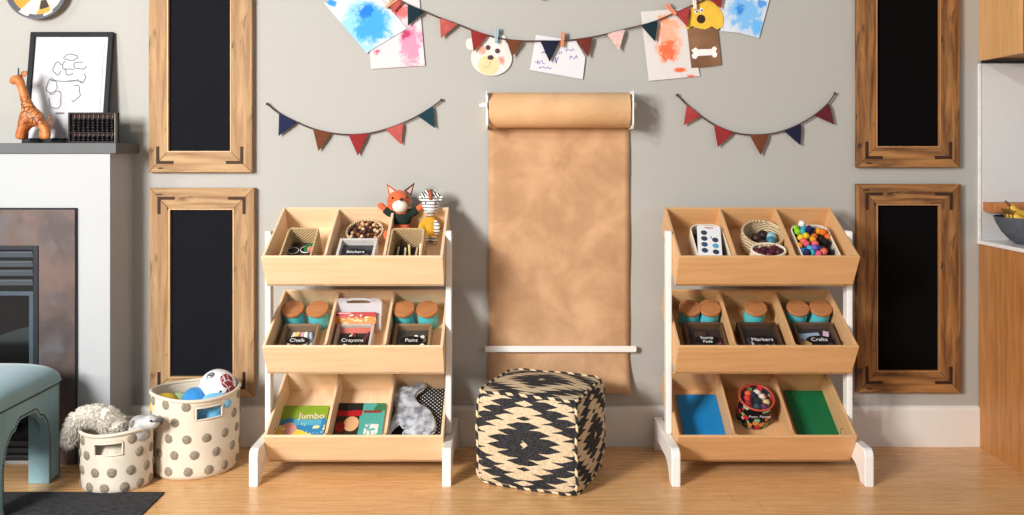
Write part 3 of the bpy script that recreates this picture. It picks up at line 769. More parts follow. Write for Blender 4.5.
def fit(u0, u1):
    """keep an item between the two boards of its own compartment"""
    lo, hi = min(((-.356, -.131), (-.116, .116), (.131, .356)), key=lambda q: abs((q[0] + q[1]) / 2 - (u0 + u1) / 2))
    return max(u0, lo), min(u1, hi)
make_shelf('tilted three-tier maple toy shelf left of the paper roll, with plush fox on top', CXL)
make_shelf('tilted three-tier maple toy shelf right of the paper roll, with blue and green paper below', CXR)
class Tray:
    def __init__(s, cx, k): s.cx, s.z, s.y = cx, FBZ[k], FBYS[k]
    def w(s, u, v, h): return Vector((s.cx + u, s.y + v * CT - h * ST, s.z + v * ST + h * CT))
    def pix(s, px, py, h):
        """tray coordinates (u, v) of a photo pixel at height h above the tray floor"""
        o = Vector((0, CAMY, EYE)); d = P(px, py, 0) - o
        n = Vector((0, -ST, CT)); q = s.w(0, 0, h); k = (q - o).dot(n) / d.dot(n); p = o + d * k - q
        return p.x, p.dot(Vector((0, CT, ST)))
    def put(s, name, label, cat, u, v, h=.0125, rz=0, rx=0, group=None):
        R = RX @ Matrix.Rotation(rz, 4, 'Z') @ Matrix.Rotation(rx, 4, 'X')
        return thing(name, label, cat, s.w(u, v, h), R, group)
T = {(s, k): Tray(cx, k) for s, cx in (('L', CXL), ('R', CXR)) for k in range(3)}

# ---- jars
M_teal = Mat('teal glass', (42, 160, 176), .15, 0, .6); zz = M_teal.xyz(M_teal.coord())[2]
M_teal.base(M_teal.mix((zz * 26).sin().step(-.4, .6), (20, 122, 150), (96, 196, 204)))
M_lid = wood('beech lid', (206, 148, 100), (176, 116, 70), 'x', 1.6, .5)
jar0 = None
def jar(tr, px, label):
    global jar0
    u, v = tr.pix(px, 308 if tr.cx < 0 else 307, .106)
    v = min(v, LEN - .013 - .049); f_ = fit(u - .049, u + .049); u = min(max(u, f_[0] + .049), f_[1] - .049)
    if jar0 is None:
        jar0 = tr.put('jar', label, 'jar', u, v, .0125, group='teal jars with wooden lids')
        MB().lathe([(0, 0), (.040, 0), (.045, .004), (.0455, .02), (.0455, .062), (.042, .073), (.042, .080), (0, .080)], seg=36).build('glass_body', M_teal.mat, jar0, smooth=True)
        MB().lathe([(0, .078), (.0475, .078), (.0485, .080), (.0485, .091), (.047, .0935), (0, .0935)], seg=36).build('lid', M_lid, jar0, smooth=True)
        return
    j = dup(jar0, label); R = RX @ Matrix.Rotation(random.uniform(-.5, .5), 4, 'Z')
    j.location = tr.w(u, v, .0125); j.rotation_euler = R.to_euler()
for s, px, lb in (('L', 292.8, 'left teal jar with wooden lid behind the Chalk box'), ('L', 317.2, 'right teal jar with wooden lid behind the Chalk box'),
                  ('L', 403.5, 'left teal jar with wooden lid behind the Paint box'), ('L', 427.2, 'right teal jar with wooden lid behind the Paint box'),
                  ('R', 690.3, 'left teal jar with wooden lid behind the Stamp Pads box'), ('R', 715.5, 'right teal jar with wooden lid behind the Stamp Pads box'),
                  ('R', 756.0, 'lone teal jar with wooden lid behind the Markers box'),
                  ('R', 798.2, 'left teal jar with wooden lid behind the Crafts box'), ('R', 822.8, 'right teal jar with wooden lid behind the Crafts box')):
    jar(T[s, 1], px, lb)

# ---- labelled boxes with clear lids
M_clear = clear('clear acrylic', (200, 190, 180), .0); M_lab = plain('black label', (16, 16, 18), .5, var=.05); M_let = plain('white lettering', (236, 236, 236), .6, var=0)
def lbox(tr, pa, pb, py, word, label, rim, inside, h=.060, lsize=.028, vmax=.262):
    u0, v1 = tr.pix(pa, py, h); u1, _ = tr.pix(pb, py, h); v0 = .018
    v1 = min(v1, vmax)
    u0, u1 = fit(u0, u1)
    w, d = u1 - u0, v1 - v0
    t = tr.put('craft_box', label, 'box', (u0 + u1) / 2, (v0 + v1) / 2, group='labelled craft boxes in the trays')
    b = MB(); th = .012
    b.box((0, 0, .004), (w, d, .008)); 
    for s in (-1, 1): b.box((s * (w / 2 - th / 2), 0, h / 2 + .003), (th, d, h - .006), .002)
    for s in (-1, 1): b.box((0, s * (d / 2 - th / 2), h / 2 + .003), (w - 2 * th, th, h - .006), .002)
    b.build('tray_walls', plain('box wall ' + word, rim, .5, var=.08), t)
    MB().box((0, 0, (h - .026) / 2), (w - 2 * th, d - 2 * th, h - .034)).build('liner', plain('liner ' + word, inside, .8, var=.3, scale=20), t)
    MB().box((0, 0, h + .0015), (w - .002, d - .002, .002)).build('lid', M_clear, t)
    pl_, ov = (0, -d * .02), (w * .31, .0235)
    pts = [(pl_[0] + ov[0] * math.cos(2 * PI * i / 30), pl_[1] + ov[1] * math.sin(2 * PI * i / 30)) for i in range(30)]
    lb = MB().prism(pts, 'z', h + .0028, h + .0042).build('label', M_lab, t)
    ls = word.split('\n')
    text(word, lsize if len(ls) == 1 else lsize * .8, M_let, lb, (pl_[0], pl_[1], h + .0046))
    return t, w, d, ((u0 + u1) / 2, (v0 + v1) / 2)
def stick(tr, c, u, v, h, ln, r, ang, col, name, label, cat, group, tip=None, taper=False, el=.03):
    R = RX @ Matrix.Rotation(ang, 4, 'Z') @ Matrix.Rotation(el, 4, 'X')
    t = thing(name, label, cat, tr.w(c[0] + u, c[1] + v, h + .014), R, group)
    M_ = plain(name + ' ' + '%d_%d_%d' % tuple(col), col, .6, var=.05)
    rot = lambda pts: pts
    m_ = MB(); m_.tube([(0, -ln / 2, 0), (0, ln / 2, 0)], r, 10); m_.build('barrel' if tip else 'stick', M_, t, smooth=True)
    if tip:
        m_ = MB(); m_.tube([(0, ln / 2, 0), (0, ln / 2 + .018, 0)], [r * 1.05, r * (.3 if taper else 1.05)], 10); m_.build('tip' if taper else 'cap', plain(name + ' tip %d_%d_%d' % tuple(tip), tip, .5, var=.03), t, smooth=True)
    return t
tr = T['L', 1]
_, w, d, c = lbox(tr, 285, 320.5, 325.5, 'Chalk', 'clear-lidded craft box labelled Chalk', (150, 126, 100), (110, 92, 78))
for k, (col, nm) in enumerate(((240, 226, 196), 'cream'), ) if False else enumerate((((240, 232, 214), 'white'), ((238, 214, 130), 'yellow'), ((232, 176, 204), 'pink'), ((250, 246, 236), 'ivory'), ((176, 196, 220), 'pale blue'))):
    stick(tr, c, -.035 + .022 * k, .012 - .006 * (k % 2), .036 + .008 * (k % 2), .10, .0095, .1 * (k - 2), col, 'chalk_stick', nm + ' chalk stick lying inside the Chalk box', 'chalk', 'chalk sticks')
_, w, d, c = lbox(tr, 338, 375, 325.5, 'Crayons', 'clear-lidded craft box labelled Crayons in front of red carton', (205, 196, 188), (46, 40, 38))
for k, (col, nm) in enumerate((((236, 206, 168), 'peach'), ((244, 238, 226), 'white'), ((172, 44, 48), 'red'), ((226, 150, 90), 'orange'), ((240, 222, 200), 'cream'), ((120, 44, 60), 'maroon'))):
    stick(tr, c, -.045 + .018 * k, -.02 + .014 * (k % 3), .034 + .01 * (k % 2), .085, .007, -.5 + .2 * (k % 4), col, 'crayon', nm + ' crayon lying inside the Crayons box', 'crayon', 'loose crayons', tip=col, taper=True)
_, w, d, c = lbox(tr, 395.5, 432.5, 325.5, 'Paint', 'clear-lidded craft box labelled Paint', (158, 128, 92), (66, 64, 52))
for k, (u, v, col, nm) in enumerate(((.016, .028, (238, 238, 236), 'white'), (.044, .026, (238, 228, 226), 'pearl'), (.046, -.022, (226, 232, 232), 'pale grey'), (-.045, -.065, (232, 226, 206), 'cream'), (.012, -.066, (230, 222, 232), 'lilac'))):
    p_ = tr.put('paint_bottle', nm + ' little paint bottle inside the Paint box', 'paint bottle', c[0] + u, c[1] + v, .043, group='little paint bottles')
    mm = plain('bottle ' + nm, col, .4, var=.03)
    MB().lathe([(0, 0), (.012, 0), (.0135, .003), (.0135, .010), (.008, .015), (.008, .016), (0, .016)], seg=18).build('bottle', mm, p_, smooth=True)
    MB().lathe([(0, .016), (.0095, .016), (.0095, .024), (.008, .026), (0, .026)], seg=18).build('cap', mm, p_, smooth=True)
tr = T['L', 0]
_, w, d, c = lbox(tr, 341.5, 379, 236, 'Stickers', 'grey clear-lidded craft box labelled Stickers in the top tray', (214, 210, 204), (60, 62, 66), h=.076, lsize=.024, vmax=.208)
for k, (u, v, a, col, nm) in enumerate(((-.03, .03, .2, (84, 72, 70), 'dark brown'), (.012, .035, -.1, (96, 96, 98), 'grey'), (-.035, -.03, .1, (70, 90, 104), 'slate blue'), (.045, -.01, .3, (196, 150, 204), 'lilac'), (.02, -.05, -.2, (214, 190, 206), 'pale pink'))):
    q = tr.put('sticker_sheet', nm + ' sticker sheet inside the Stickers box', 'sticker sheet', c[0] + u, c[1] + v * .7, .058 + .003 * k, rz=a, group='sheets in the Stickers box')
    MB().box((0, 0, .001), (.055 if k != 3 else .02, .045, .002), .0006).build('sheet', plain('sheet ' + nm, col, .6), q)
tr = T['R', 1]
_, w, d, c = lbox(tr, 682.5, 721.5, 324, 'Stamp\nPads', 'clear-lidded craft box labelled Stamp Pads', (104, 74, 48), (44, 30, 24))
for k, (u, v, a, col, nm) in enumerate(((-.03, -.05, .5, (120, 98, 70), 'tan'), (.012, -.055, -.3, (150, 120, 92), 'beige'), (.05, .0, .1, (150, 70, 110), 'plum'), (-.02, .04, 0, (76, 52, 44), 'brown'))):
    q = tr.put('stamp_pad', nm + ' stamp pad inside the Stamp Pads box', 'stamp pad', c[0] + u, c[1] + v, .043 + .002 * k, rz=a, group='stamp pads in the box')
    MB().box((0, 0, .008), (.045 if k != 2 else .022, .03, .016), .002).build('pad_case', plain('pad ' + nm, col, .5), q)
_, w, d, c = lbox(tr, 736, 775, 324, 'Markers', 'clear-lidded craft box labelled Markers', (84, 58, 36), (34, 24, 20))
for k in range(8):
    col = [(60, 60, 66), (196, 190, 186), (44, 40, 40), (120, 112, 110)][k % 4]
    stick(tr, c, -.05 + .0145 * k, -.012, .04, .075, .0062, 0, col, 'marker', 'white-capped %s marker, %s in the Markers box' % (['dark grey', 'pale grey', 'black', 'mid grey'][k % 4], 'left half' if k < 4 else 'right half'), 'marker', 'markers in the box', tip=(236, 236, 234), el=.03)
for o_ in list(C.objects):
    if o_.name.startswith('marker') and o_.type == 'EMPTY': o_.rotation_euler = (RX @ Matrix.Rotation(PI, 4, 'Z')).to_euler()
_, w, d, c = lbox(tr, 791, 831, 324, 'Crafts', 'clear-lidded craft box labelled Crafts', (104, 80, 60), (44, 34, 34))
for k, (u, v, a, col, nm, sz) in enumerate(((-.02, .045, .1, (160, 186, 214), 'pale blue', (.09, .04)), (-.045, .0, .05, (226, 190, 130), 'mustard', (.04, .03)), (-.02, -.055, -.05, (232, 220, 170), 'cream', (.09, .03)), (.045, .005, .2, (110, 60, 96), 'plum', (.025, .07)), (.048, .05, -.3, (222, 196, 222), 'lilac', (.025, .03)))):
    q = tr.put('felt_scrap', nm + ' felt scrap inside the Crafts box', 'felt scrap', c[0] + u, c[1] + v, .043 + .003 * k, rz=a, group='felt scraps in the box')
    MB().box((0, 0, .002), (sz[0], sz[1], .004), .001).build('scrap', plain('scrap ' + nm, col, .9), q)

# ---- clear case with red carton
tr = T['L', 1]
R = RX @ Matrix.Rotation(.72, 4, 'X')
u0 = tr.pix(334.5, 312, .09)[0]; u1 = tr.pix(381.5, 312, .09)[0]; cu = (u0 + u1) / 2; cw = u1 - u0
case = thing('plastic_case', 'translucent plastic carry case standing behind the Crayons box', 'case', tr.w(cu, .232, .02), R)
M_frost = clear('frosted plastic', (226, 226, 232), .62); M_frost2 = clear('frosted plastic face', (226, 228, 234), .30)
hw_, hh_ = cw / 2, .142
pc = MB()
pc.prism([(-hw_, 0), (hw_, 0), (hw_, hh_ - .02), (hw_ - .012, hh_ - .004), (hw_ - .05, hh_), (hw_ - .052, hh_ - .024), (-hw_ + .052, hh_ - .024), (-hw_ + .05, hh_), (-hw_ + .012, hh_ - .004), (-hw_, hh_ - .02)], 'z', 0, .022, .002)
Mz = Matrix.Identity(4)
pc.build('case_shell', M_frost, case)
MB().tube([(-.058, hh_ - .012, .011), (-.03, hh_ - .006, .011), (.03, hh_ - .006, .011), (.058, hh_ - .012, .011)], .007, 10).build('carry_handle', plain('milky handle', (222, 220, 222), .35, var=.03), case, smooth=True)
box = MB(); box.mi = 0; box.box((0, .030, .033), (cw - .03, .092, .020), .0015)
m = Mat('red yellow carton', (200, 40, 40), .4); x, y, zz = m.xyz(m.coord()); v = m.coord()
c = m.mix((y + (m.noise(v, 26, 2) - .5) * .03).lt(.054), (176, 14, 20), (216, 134, 34))
c = m.mix(m.noise(m.map(v, (1, 1.6, 1)), 75, 2).step(.56, .62) * y.gt(.025) * y.lt(.068), c, (244, 224, 190)); c = m.mix(y.lt(.026), c, (196, 84, 60)); c = m.mix(y.gt(.070) * y.lt(.0725) * x.lt(-.02), c, (250, 226, 220)); m.base(c)
ct = thing('carton', 'red and yellow printed carton standing in front of the plastic case', 'carton', tr.w(cu - .006, .232, .02), R)
box.build('printed_box', m.mat, ct)

# ---- picture books and bottom tray of the left shelf
def book(tr, pa, pb, py, h, label, cover, rz=0, spine=(196, 190, 180)):
    u0, v1 = tr.pix(pa, py, h + .0125); u1, _ = tr.pix(pb, py, h + .0125); v0 = .016; u0, u1 = fit(u0, u1); w, d = u1 - u0, v1 - v0
    t = tr.put('picture_book', label, 'book', (u0 + u1) / 2, (v0 + v1) / 2, rz=rz, group='picture books in the bottom tray')
    MB().box((0, 0, h / 2), (w - .006, d - .006, h - .004)).build('pages', plain('page edges', (236, 232, 222), .8, var=.05), t)
    MB().box((0, 0, h - .001), (w, d, .002), .0005).build('front_cover', cover, t)
    MB().box((0, 0, .001), (w, d, .002), .0005).build('back_cover', plain('cover back', spine, .6), t)
    MB().box((-w / 2 - .0005, 0, h / 2), (.003, d, h), .001).build('spine', plain('spine %d' % spine[0], spine, .6), t)
    return t, w, d
tr = T['L', 2]
m = Mat('cover green blue', (90, 150, 60), .35); v = m.coord(); x, y, zz = m.xyz(v); n = m.noise(v, 18, 3)
c = m.mix((y + (n - .5) * .06).gt(.055), (54, 138, 186), (142, 172, 52)); c = m.mix((y + (n - .5) * .05 + x * .3).lt(-.01), c, (236, 208, 84))
c = m.mix(((x + .055) * (x + .055) + (y - .0) * (y - .0)).lt(.0011), c, (226, 160, 150)); c = m.mix((x - .02).abs().lt(.06) * y.gt(.02) * y.lt(.05), c, (96, 176, 206)); c = m.mix(m.noise(v, 34, 2).step(.6, .68) * y.lt(.03), c, (244, 234, 170)); m.base(c)
t, w, d = book(tr, 283, 329.5, 405.5, .02, 'green, blue and yellow picture book titled Jumbo', m.mat, spine=(70, 120, 60))
fc = [o_ for o_ in t.children if o_.name.startswith('front_cover')][0]
text('Jumbo', .044, plain('pale pink lettering', (246, 214, 220), .5, var=0), fc, (w * .16, d * .27, .0202)); 
m = Mat('cover red teal', (60, 140, 130), .35); v = m.coord(); x, y, zz = m.xyz(v); n = m.noise(v, 20, 3)
c = m.mix((x + (n - .5) * .03).gt(.0), (52, 52, 40), (92, 176, 164)); c = m.mix((y - .09 - x * .1).gt(0) * x.lt(.005), c, (40, 44, 42)); c = m.mix((y - .075 - (n - .5) * .02).abs().lt(.016) * x.lt(.005), c, (186, 36, 48))
c = m.mix((((x + .035) / .033) * ((x + .035) / .033) + ((y - .018) / .04) * ((y - .018) / .04)).lt(1), c, (226, 178, 132)); c = m.mix((((x + .08) / .02) * ((x + .08) / .02) + ((y - .0) / .03) * ((y - .0) / .03)).lt(1), c, (168, 40, 44))
c = m.mix((y + .05 + (n - .5) * .08).lt(0) * x.lt(.02), c, (222, 196, 140)); c = m.mix((y - .09).gt(0) * x.gt(.01) * (x - .05 - (n - .5) * .12).gt(0), c, (64, 130, 90))
c = m.mix((y + .01 + x * .05).abs().lt(.03) * (x - .055).abs().lt(.03) * m.noise(v, 60, 2).gt(.45), c, (236, 232, 228)); c = m.mix((y - .085).abs().lt(.007) * (x - .05).abs().lt(.04), c, (150, 60, 60)); m.base(c)
book(tr, 339, 386.5, 403, .024, 'red, black and teal picture book in the middle bottom compartment', m.mat, spine=(190, 180, 170))
# rabbit cushion
BZ = [(320, 50), (326, 60), (312, 78), (290, 92), (279, 108), (283, 125), (296, 140), (318, 150), (345, 172), (362, 205), (368, 235), (362, 258), (347, 268), (335, 285), (318, 290), (296, 292), (280, 284), (262, 272), (240, 274), (228, 290), (226, 262), (238, 248), (240, 236), (228, 242), (212, 224), (190, 238), (172, 262), (158, 284), (143, 288), (147, 268), (158, 255), (166, 232), (180, 205), (193, 182), (200, 160), (192, 143), (176, 128), (175, 108), (190, 90), (206, 76), (232, 68), (262, 70), (290, 56)]
tr = T['L', 2]
hb = .075
pts = [tr.pix(350 + a / 4.29, 370 + b / 4.29, hb) for a, b in BZ]
cu = sum(p[0] for p in pts) / len(pts); cv = sum(p[1] for p in pts) / len(pts)
q = tr.put('rabbit_cushion', 'silver grey felt rabbit-shaped cushion in the right bottom compartment', 'cushion', cu, cv, hb - .030)
m = Mat('silver felt', (168, 172, 182), .8, 0, .4, sheen=.3); v = m.coord(); m.base(m.mix(m.noise(v, 26, 4).step(.35, .65), (128, 132, 142), (206, 210, 218))); m.bump(m.noise(v, 200, 3), .5, .003)
pp = [(a - cu, b - cv) for a, b in pts]
b_ = MB(); b_.prism(pp, 'z', 0, .034, .010); b_.build('felt_body', m.mat, q, smooth=True)
MB().tube([(a, b, .017) for a, b in pp], .0032, 6, closed=True).build('piping', plain('white piping', (224, 226, 230), .7), q, smooth='all')
MB().ball((.035, .055, .035), (.004, .004, .002), 8).build('eye', plain('dark eye', (70, 72, 80), .5), q) if False else None
# polka dot cushion behind
m = Mat('polka dot fabric', (26, 26, 30), .8); v = m.coord(); x, y, zz = m.xyz(v)
a, b = (x + y) * 52, (x - y) * 52
dd = ((a.frac() - .5) * (a.frac() - .5) + (b.frac() - .5) * (b.frac() - .5)).lt(.05); m.base(m.mix(dd, (26, 26, 30), (222, 222, 222)))
u0, v0 = tr.pix(421, 418, .04); u1, v1 = tr.pix(444, 384, .04); 
q = tr.put('polka_dot_pouch', 'black pouch with white polka dots behind the rabbit cushion', 'pouch', .290, .232, .0125)
b_ = MB(); b_.box((0, 0, .016), (.125, .27, .026), .012, seg=3); b_.build('pouch_body', m.mat, q, smooth=True)
q = tr.put('black_pouch', 'plain black cloth pouch showing under the rabbit cushion', 'pouch', .123 + .005 + .040, .13, .0125)
b_ = MB(); b_.box((0, 0, .013), (.07, .2, .022), .010, seg=3); b_.build('pouch_body', plain('black cloth', (34, 34, 38), .9), q, smooth=True)

# ---- right shelf, bottom tray
tr = T['R', 2]
def papers(pa, pb, py, label, col, n, h0=.012):
    u0, v1 = tr.pix(pa, py, h0 + .0125); u1, _ = tr.pix(pb, py, h0 + .0125); v0 = .014
    u0, u1 = fit(u0, u1); w, d = u1 - u0, v1 - v0
    t = tr.put('paper_pad', label, 'paper pad', (u0 + u1) / 2, (v0 + v1) / 2)
    mm = plain('paper ' + label[:8], col, .55, var=.05, scale=5)
    MB().box((0, 0, h0 / 2), (w - .004, d - .004, h0 - .003)).build('sheets', plain('sheet edges ' + label[:6], [c_ * .8 for c_ in col], .7, var=.2, scale=200), t)
    MB().box((0, 0, h0 - .001), (w, d, .0015)).build('top_sheet', mm, t)
papers(676, 722, 394.5, 'bright blue paper pad in the right shelf bottom tray', (18, 138, 206), 4)
papers(784, 829.5, 390.5, 'emerald green paper pad in the right shelf bottom tray', (14, 118, 72), 4)
# pompom tub
uc, vc = tr.pix(757, 396, .145)
PR = .073
tub = tr.put('pompom_tub', 'clear plastic tub of pompoms with black label and red rim', 'tub', uc, vc)
m = Mat('pompom print', (20, 20, 30), .35); v = m.coord()
n = m.nt.nodes.new('ShaderNodeTexVoronoi'); n.feature = 'F1'; m.nt.links.new(v, n.inputs['Vector']); n.inputs['Scale'].default_value = 38
n.inputs['Randomness'].default_value = .8
sep = m.nt.nodes.new('ShaderNodeSeparateColor'); m.nt.links.new(n.outputs['Color'], sep.inputs[0]); hsh = E(m, sep.outputs[0]); h2 = E(m, sep.outputs[1])
c = m.mix(hsh.gt(.35), (206, 44, 56), (226, 206, 190)); c = m.mix(hsh.gt(.55), c, (120, 176, 90)); c = m.mix(hsh.gt(.72), c, (232, 150, 70)); c = m.mix(hsh.gt(.86), c, (150, 190, 150))
c = m.mix(E(m, n.outputs['Distance']).gt(.52), c, (20, 20, 30)); c = m.mix(h2.gt(.82), c, (18, 20, 34)); m.base(c)
MB().lathe([(0, .001), (PR - .004, .001), (PR, .005), (PR, .118), (PR - .003, .122), (PR - .006, .118), (PR - .006, .06), (0, .06)], seg=48).build('printed_side', m.mat, tub, smooth=True)
MB().tube([(PR * math.cos(2 * PI * i / 48), PR * math.sin(2 * PI * i / 48), .1245) for i in range(48)], .0045, 8, closed=True).build('rim', plain('red orange rim', (206, 86, 66), .35), tub, smooth='all')
MB().lathe([(0, .1275), (PR - .004, .1265), (PR - .004, .125), (0, .1255)], seg=40).build('lid', M_clear, tub)
arc = MB(); 
arc.grid(lambda u, v: Vector(((PR + .0012) * math.sin(-.95 + 1.9 * u), -(PR + .0012) * math.cos(-.95 + 1.9 * u), .074 + .030 * v)), 14, 1)
lab = arc.build('label', M_lab, tub, mods=[('SOLIDIFY', dict(thickness=.0008))])
tx = text('Pom Poms', .022, M_let, lab, (0, -PR - .0035, .089), (PI / 2, 0, 0))
def pompom(tr_or_none, loc, r, col, label, group, seed):
    t = tag(pm_mesh(r, seed, col), label, 'pompom', group); t.location = loc; return t
pm_cache = {}
def pm_mesh(r, seed, col):
    key = seed % 3
    nm = 'pompom'
    if (key, col) not in pm_cache:
        rnd = random.Random(seed); b_ = MB(); b_.ball((0, 0, 0), .8, 12)
        for _ in range(150):
            d_ = Vector((rnd.gauss(0, 1), rnd.gauss(0, 1), rnd.gauss(0, 1))).normalized()
            p_ = d_.orthogonal().normalized() * .10; q_ = d_.cross(p_)
            b_._new([d_ * .7 + p_, d_ * .7 - p_ * .5 + q_ * .8, d_ * .7 - p_ * .5 - q_ * .8, d_ * rnd.uniform(.95, 1.12)], [(0, 1, 3), (1, 2, 3), (2, 0, 3)])
        pm_cache[key, col] = b_.build(nm, plain('fuzz %d_%d_%d' % col, col, .95, var=.15, scale=8), smooth='all')
        o = pm_cache[key, col]
    else:
        o = pm_cache[key, col].copy(); C.objects.link(o)
    o.scale = (r, r, r); return o
tc = [((226, 66, 62), 'red', -.038, .012), ((40, 34, 70), 'navy', -.004, .03), ((236, 222, 204), 'cream', .034, .022), ((236, 110, 70), 'orange', -.028, .040), ((28, 40, 60), 'dark blue', .006, -.002), ((60, 84, 96), 'slate', -.004, -.036), ((230, 208, 150), 'pale yellow', .046, -.012), ((196, 50, 60), 'crimson', -.044, -.022), ((110, 60, 96), 'plum', .03, -.036), ((244, 236, 228), 'white', .016, .047)]
for k, (col, nm, a, b) in enumerate(tc):
    pompom(None, tr.w(uc + a * .92, vc + b * .92, .0125 + .103), .0185, col, nm + ' pompom under the clear lid of the tub', 'pompoms in the tub', k)

# ---- top trays: woven and cloth baskets
M_wov = woven('seagrass weave', (222, 196, 154), (182, 150, 108), 420); M_wov2 = woven('pale weave', (232, 214, 182), (192, 162, 122), 400)
M_cream = plain('cream canvas basket', (232, 220, 198), .9, var=.06, scale=30, bump=.3, bscale=400)
def rect_basket(tr, pa, pb, py, label, mat, h, front=.02, rim=True, ww=.008, cr=.02, flare=1.0, name='woven_basket', rimc=None, hf=None):
    u0, v1 = tr.pix(pa, py, h + .0125); u1, _ = tr.pix(pb, py, h + .0125); u0, u1 = fit(u0, u1); w, d = u1 - u0, v1 - front
    t = tr.put(name, label, 'basket', (u0 + u1) / 2, (front + v1) / 2)
    out = rrect(w, d, cr, 6); inn = rrect(w - 2 * ww, d - 2 * ww, max(cr - ww, .004), 6); n = len(out)
    b_ = MB()
    fl = lambda p, z_: (p[0] * (flare + (1 - flare) * z_ / h), p[1] * (flare + (1 - flare) * z_ / h))
    hz = lambda p: h if hf is None else hf + (h - hf) * min(1, max(0, (p[1] + d / 2) / (d * .55)))
    vs = []
    lev = 6
    for p in out: vs += [Vector((*fl(p, hz(p) * k / lev), hz(p) * k / lev)) for k in range(lev + 1)]
    for p in inn: vs += [Vector((*fl(p, max(.008, hz(p) * k / lev)), max(.008, hz(p) * k / lev))) for k in range(lev + 1)]
    L = lev + 1; fs = []
    for i in range(n):
        j = (i + 1) % n
        for k in range(lev):
            fs.append((i * L + k, j * L + k, j * L + k + 1, i * L + k + 1)); fs.append(((n + j) * L + k, (n + i) * L + k, (n + i) * L + k + 1, (n + j) * L + k + 1))
        fs.append((i * L + lev, j * L + lev, (n + j) * L + lev, (n + i) * L + lev))
    fs.append(tuple(i * L for i in range(n))[::-1]); fs.append(tuple((n + i) * L for i in range(n)))
    b_._new(vs, fs); bmesh.ops.recalc_face_normals(b_.bm, faces=b_.bm.faces)
    b_.build('basket_body', mat, t, smooth=True)
    if rim:
        MB().tube([((a[0] + b[0]) / 2, (a[1] + b[1]) / 2, hz(a)) for a, b in zip(out, inn)], ww * .62, 7, closed=True).build('rim', rimc or mat, t, smooth='all')
    return t, w, d, ((u0 + u1) / 2, (front + v1) / 2)
tr = T['L', 0]
_, w, d, c = rect_basket(tr, 289, 320, 228, 'rectangular woven basket in the left compartment of the top left tray', M_wov, .118)
# things in that basket
q = tr.put('sunglasses', 'dark sunglasses with white rims inside the left woven basket', 'sunglasses', c[0] - .012, c[1] + .022, .074, rz=.15, rx=.1)
for s in (-1, 1):
    MB().lathe([(0, .003), (.022, .002), (.022, -.002), (0, -.003)], (s * .027, 0, 0), 20, sy=.75).build('lens', plain('black lens', (26, 22, 26), .2), q)
    MB().tube([(s * .027 + .023 * math.cos(2 * PI * i / 20), .018 * math.sin(2 * PI * i / 20), 0) for i in range(20)], .0025, 6, closed=True).build('rim', plain('white rim', (232, 230, 226), .4), q)
    MB().tube([(s * .05, .004, 0), (s * .052, .05, -.012)], .0022, 6).build('temple', plain('white rim', (232, 230, 226), .4), q)
q = tr.put('felt_leaf', 'bright green felt leaf inside the left woven basket', 'felt leaf', c[0] + .030, c[1] + .036, .076, rz=-.6)
MB().prism([(0, -.035), (.018, -.015), (.020, .01), (0, .04), (-.020, .01), (-.018, -.015)], 'z', 0, .006, .001).build('leaf', plain('green felt', (30, 124, 66), .9, var=.2), q)
q = tr.put('felt_ball', 'small pink felt ball inside the left woven basket', 'felt ball', c[0] + .038, c[1] + .012, .074)
MB().ball((0, 0, .012), .014, 16).build('ball', plain('pink felt', (226, 130, 120), .9), q, smooth='all')
q = tr.put('toy_case', 'dark cloth case filling the left woven basket', 'case', c[0], c[1], .022)
MB().box((0, 0, .022), (w - .026, d - .03, .044), .010, seg=3).build('case_body', plain('dark case', (70, 52, 44), .9), q, smooth=True)

_, w, d, c = rect_basket(tr, 392, 425.5, 228.5, 'rectangular woven basket in front of the plush fox', M_wov, .118)
for k, (u, v, col, nm) in enumerate(((-.045, -.02, (238, 222, 180), 'cream'), (-.012, -.03, (244, 230, 196), 'ivory'), (.006, -.01, (226, 194, 132), 'straw'), (.034, -.024, (200, 168, 120), 'tan'), (.05, .0, (238, 226, 190), 'pale yellow'), (-.03, .02, (80, 60, 44), 'dark brown'))):
    q = thing('craft_stick', nm + ' craft stick standing in the basket before the fox', 'craft stick', tr.w(c[0] + u, c[1] + v + .03, .055), RX @ Matrix.Rotation(-.35 + .1 * (k % 3), 4, 'X') @ Matrix.Rotation(.12 * ((k % 3) - 1), 4, 'Y'), 'craft sticks in the basket')
    MB().prism(rrect(.009, .09, .0044), 'z', -.001, .001, .0003).build('stick', plain('stick ' + nm, col, .6), q)
    q.rotation_euler = (RX @ Matrix.Rotation(.35 + .1 * (k % 3), 4, 'X') @ Matrix.Rotation(.10 * ((k % 3) - 1), 4, 'Z')).to_euler()
q = tr.put('toy_case', 'black cloth case in the basket before the fox', 'case', c[0], c[1], .022)
MB().box((0, 0, .012), (w - .026, d - .03, .024), .010, seg=3).build('case_body', plain('black case', (40, 34, 32), .9), q, smooth=True)

def round_basket(tr, px, py, rpx, h, label, mat, in_col, vmin=0, sy=1.0):
    u, v = tr.pix(px, py, h + .0125); rr = rpx / 232.0
    v = min(v, LEN - .014 - rr * sy)
    t = tr.put('round_basket', label, 'basket', u, v)
    MB().lathe([(0, 0), (rr * .86, 0), (rr * .95, .01), (rr, h * .5), (rr * .97, h), (rr * .90, h), (rr * .92, h * .5), (rr * .85, .012), (0, .012)], seg=44, sy=sy).build('basket_body', mat, t, smooth=True)
    MB().tube([(rr * .935 * math.cos(2 * PI * i / 40), rr * .935 * sy * math.sin(2 * PI * i / 40), h) for i in range(40)], .0055, 7, closed=True).build('rim', mat, t, smooth='all')
    return t, rr, (u, v)
